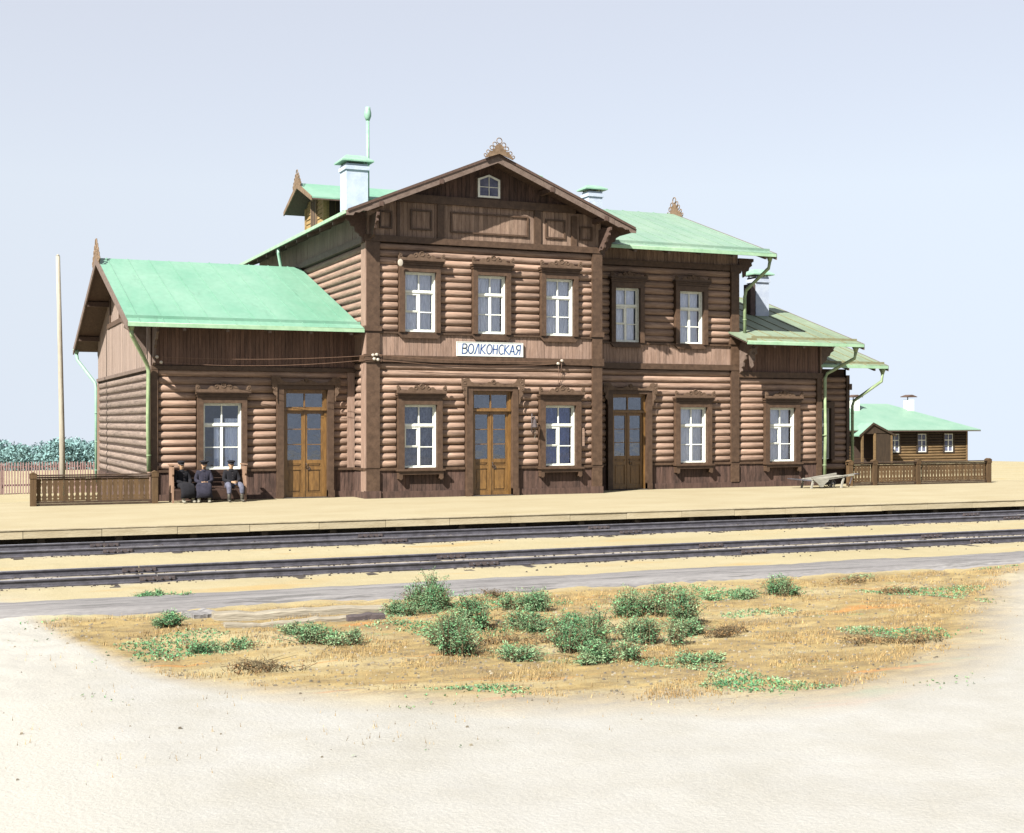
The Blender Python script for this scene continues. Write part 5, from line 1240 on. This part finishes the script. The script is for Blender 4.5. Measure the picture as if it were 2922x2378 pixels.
def person(x, y, label, coat, legs, boots, rz=0.0, longcoat=False, beard=False, hands='lap', cap_w=.135, spread=.15, visor=True, head_tilt=0.0, scarf=False):
    t = thing('person', (x, y, 0), label, 'person', 'men seated on the bench', rz)
    sp = spread; hx, hz = (0.02, .60) if hands == 'lap' else (.06, .56)
    J = {'pel': ((0, .02, .50), (.15, .12)), 'sp': ((0, .05, .66), (.135, .105)), 'ch': ((0, .06, .84), (.16, .11)), 'neck': ((0, .05, .965), .052), 'jaw': ((0 + head_tilt * .3, .02, 1.055), (.066, .072)), 'head': ((0 + head_tilt, .03, 1.15), (.078, .088)), 'top': ((head_tilt, .04, 1.205), .055)}
    E_ = [('pel', 'sp'), ('sp', 'ch'), ('ch', 'neck'), ('neck', 'jaw'), ('jaw', 'head'), ('head', 'top')]
    for s_, n in ((-1, 'L'), (1, 'R')):
        J.update({'sh' + n: ((s_ * .165, .06, .90), .062), 'el' + n: ((s_ * .235, -.02, .66), .045), 'wr' + n: ((s_ * .06 + hx, -.27, hz - .01), .028), 'pa' + n: ((s_ * .030 + hx, -.325, hz - .02), (.036, .022)),
                  'hip' + n: ((s_ * .085, .0, .49), .095), 'kn' + n: ((s_ * sp, -.41, .50), .062), 'sn' + n: ((s_ * sp * .98, -.44, .28), .052), 'an' + n: ((s_ * sp * .97, -.44, .09), .038), 'he' + n: ((s_ * sp * .97, -.42, .04), .034), 'to' + n: ((s_ * sp * 1.1, -.60, .035), .03)})
        E_ += [('ch', 'sh' + n), ('sh' + n, 'el' + n), ('el' + n, 'wr' + n), ('wr' + n, 'pa' + n), ('pel', 'hip' + n), ('hip' + n, 'kn' + n), ('kn' + n, 'sn' + n), ('sn' + n, 'an' + n), ('an' + n, 'he' + n), ('he' + n, 'to' + n)]
        for k in range(4):
            f0 = (s_ * (.030 - .0) + hx - s_ * .004, -.335 - .0, hz - .02 + (k - 1.5) * .017 + .008)
            ln = (.042, .05, .046, .036)[k]
            J['f%da%s' % (k, n)] = ((f0[0] - s_ * .012, f0[1] - ln * .55, f0[2]), .009); J['f%db%s' % (k, n)] = ((f0[0] - s_ * .045, f0[1] - ln * .75, f0[2] - .006), .0075)
            E_ += [('pa' + n, 'f%da%s' % (k, n)), ('f%da%s' % (k, n), 'f%db%s' % (k, n))]
        J['th' + n] = ((s_ * .02 + hx, -.34, hz + .03), .0095); J['tt' + n] = ((hx - s_ * .01, -.365, hz + .036), .008); E_ += [('wr' + n, 'th' + n), ('th' + n, 'tt' + n)]
    ks = list(J); idx = {k: i for i, k in enumerate(ks)}
    skin_obj('body', [J[k][0] for k in ks], [(idx[a], idx[c]) for a, c in E_], [J[k][1] for k in ks], 'skin', t)
    # coat: torso and sleeves
    cj = {'a': ((0, .03, .46), (.19, .155)), 'b': ((0, .05, .66), (.175, .14)), 'c': ((0, .06, .85), (.19, .14)), 'd': ((0, .055, .955), .082)}
    ce = [('a', 'b'), ('b', 'c'), ('c', 'd')]
    for s_, n in ((-1, 'L'), (1, 'R')):
        cj.update({'s' + n: ((s_ * .175, .06, .895), .085), 'm' + n: ((s_ * .215, .02, .78), .073), 'e' + n: ((s_ * .245, -.025, .655), .067), 'f' + n: ((s_ * .16 + hx * .5, -.16, .62), .056), 'w' + n: ((s_ * .075 + hx, -.25, hz), .047)})
        ce += [('c', 's' + n), ('s' + n, 'm' + n), ('m' + n, 'e' + n), ('e' + n, 'f' + n), ('f' + n, 'w' + n)]
    ks = list(cj); idx = {k: i for i, k in enumerate(ks)}
    skin_obj('coat', [cj[k][0] for k in ks], [(idx[a], idx[c]) for a, c in ce], [cj[k][1] for k in ks], coat, t)
    tv, te, tr = [(0, .02, .49)], [], [(.15, .11)]
    for s_ in (-1, 1):
        n0 = len(tv); tv += [(s_ * .10, -.02, .495), (s_ * sp * .9, -.25, .525), (s_ * sp, -.42, .50), (s_ * sp, -.45, .34), (s_ * sp, -.45, .22)]; tr += [.115, .10, .088, .078, .07]; te += [(0, n0)] + [(n0 + k, n0 + k + 1) for k in range(4)]
    skin_obj('trousers', tv, te, tr, legs, t)
    for s_ in (-1, 1):
        skin_obj('boot', [(s_ * sp, -.445, .27), (s_ * sp, -.445, .10), (s_ * sp, -.43, .045), (s_ * sp * 1.04, -.52, .045), (s_ * sp * 1.1, -.61, .035)], [(0, 1), (1, 2), (2, 3), (3, 4)], [.064, .052, (.05, .045), (.05, .042), (.043, .032)], boots, t)
    if longcoat:
        # skirt of the coat hanging over the thighs and shins
        b = MB(); rg = []
        for (cy, cz, w, hgt, tl_) in ((.0, .50, .20, .12, 0), (-.15, .53, .215, .10, .1), (-.33, .52, .235, .095, .35), (-.45, .44, .235, .085, .9), (-.475, .32, .225, .08, 1.45), (-.455, .15, .25, .10, 1.57)):
            ring_ = []
            for k in range(20):
                an = 2 * math.pi * k / 20; u = math.cos(an) * w * (1 + .05 * math.sin(an * 5 + cz * 9)); v = math.sin(an) * hgt * (1 + .08 * math.sin(an * 7 + cy * 8))
                ring_.append((u, cy - v * math.sin(tl_) , cz + v * math.cos(tl_) ))
            rg.append(ring_)
        b.loft(rg); b.build('coat_skirt', coat, t, local=True)
    if scarf:
        b = MB(); b.ring((0, .045, .965), .07, .035, 'xz', 12, 6)
    # collar, buttons
    b = MB(); b.loft([[(math.cos(k * math.pi / 7) * r + head_tilt * .1, .045 + math.sin(k * math.pi / 7) * r * .95, z) for k in range(14)] for z, r in ((.93, .10), (.965, .078), (.995, .072), (.99, .058))], caps=False); b.build('collar', coat, t, local=True)
    b = MB()
    for k in range(4): b.loft([[(.012 + r * math.cos(j * math.pi / 3), -.092 - .004 * k + dy, .88 - .085 * k + r * math.sin(j * math.pi / 3)) for j in range(6)] for dy, r in ((0, .011), (-.012, .008))])
    b.build('button', 'rust', t, local=True)
    # face
    hxx = head_tilt
    b = MB(); b.poly([(-.045, 1.115), (-.078, 1.09), (-.055, 1.083)], 'yz', hxx - .011, hxx + .011)
    for s_ in (-1, 1): b.loft([[(hxx + s_ * .078 + dx, .035 + .018 * math.cos(j * math.pi / 4), 1.115 + .03 * math.sin(j * math.pi / 4)) for j in range(8)] for dx in (-.008 * s_, .010 * s_)])
    b.build('nose_and_ears', 'skin', t, local=True)
    b = MB()
    for s_ in (-1, 1): b.box(hxx + s_ * .030 - .012, hxx + s_ * .030 + .012, -.060, -.050, 1.118, 1.128); b.box(hxx + s_ * .030 - .018, hxx + s_ * .030 + .018, -.062, -.050, 1.138, 1.146)
    b.box(hxx - .022, hxx + .022, -.060, -.045, 1.062, 1.068); b.build('eyes_and_mouth', 'hair', t, local=True)
    skin_obj('hair', [(hxx, .065, 1.15), (hxx, .085, 1.09)], [(0, 1)], [(.083, .075), (.062, .045)], 'hair', t)
    if beard: skin_obj('beard', [(hxx * .5, -.03, 1.06), (hxx * .5, -.045, 1.015)], [(0, 1)], [(.055, .04), (.035, .025)], 'hair', t)
    # cap with band and visor
    b = MB(); rg = []
    for z, r, dy in ((1.165, .093, .0), (1.185, .094, 0), (1.20, .097, 0), (1.222, cap_w, -.008), (1.242, cap_w * .98, -.008), (1.256, cap_w * .6, -.006), (1.258, .01, 0)):
        rg.append([(hxx + r * math.cos(k * math.pi / 9), .03 + dy + r * 1.02 * math.sin(k * math.pi / 9), z + (.03 - dy - r * math.sin(k * math.pi / 9)) * -.0 + math.sin(k * math.pi / 9) * .012) for k in range(18)])
    b.loft(rg); c_ = b.build('cap', 'black_cloth', t, local=True)
    if visor:
        b = MB(); pts = [(hxx + .075, -.03), (hxx + .06, -.085), (hxx + .03, -.112), (hxx - .03, -.112), (hxx - .06, -.085), (hxx - .075, -.03), (hxx, -.055)]
        b.poly(pts, 'xy', 1.150, 1.158); b.build('cap_visor', 'iron', t, local=True)
    return t
person(6.98, 41.28, 'man in a black coat and cap at the left end of the bench', 'black_cloth', 'black_cloth', 'pale_boot', rz=R(14), longcoat=True, hands='knee', cap_w=.115, head_tilt=-.022)
person(7.63, 41.28, 'bearded man in long dark blue coat and wide flat cap, middle of the bench', 'blue_cloth', 'blue_cloth', 'pale_boot', rz=R(-9), longcoat=True, beard=True, cap_w=.145, head_tilt=.008)
person(8.47, 41.28, 'man in black jacket and grey-blue trousers at the right end of the bench', 'black_cloth', 'grey_cloth', 'boot', rz=R(5), spread=.20, cap_w=.125)
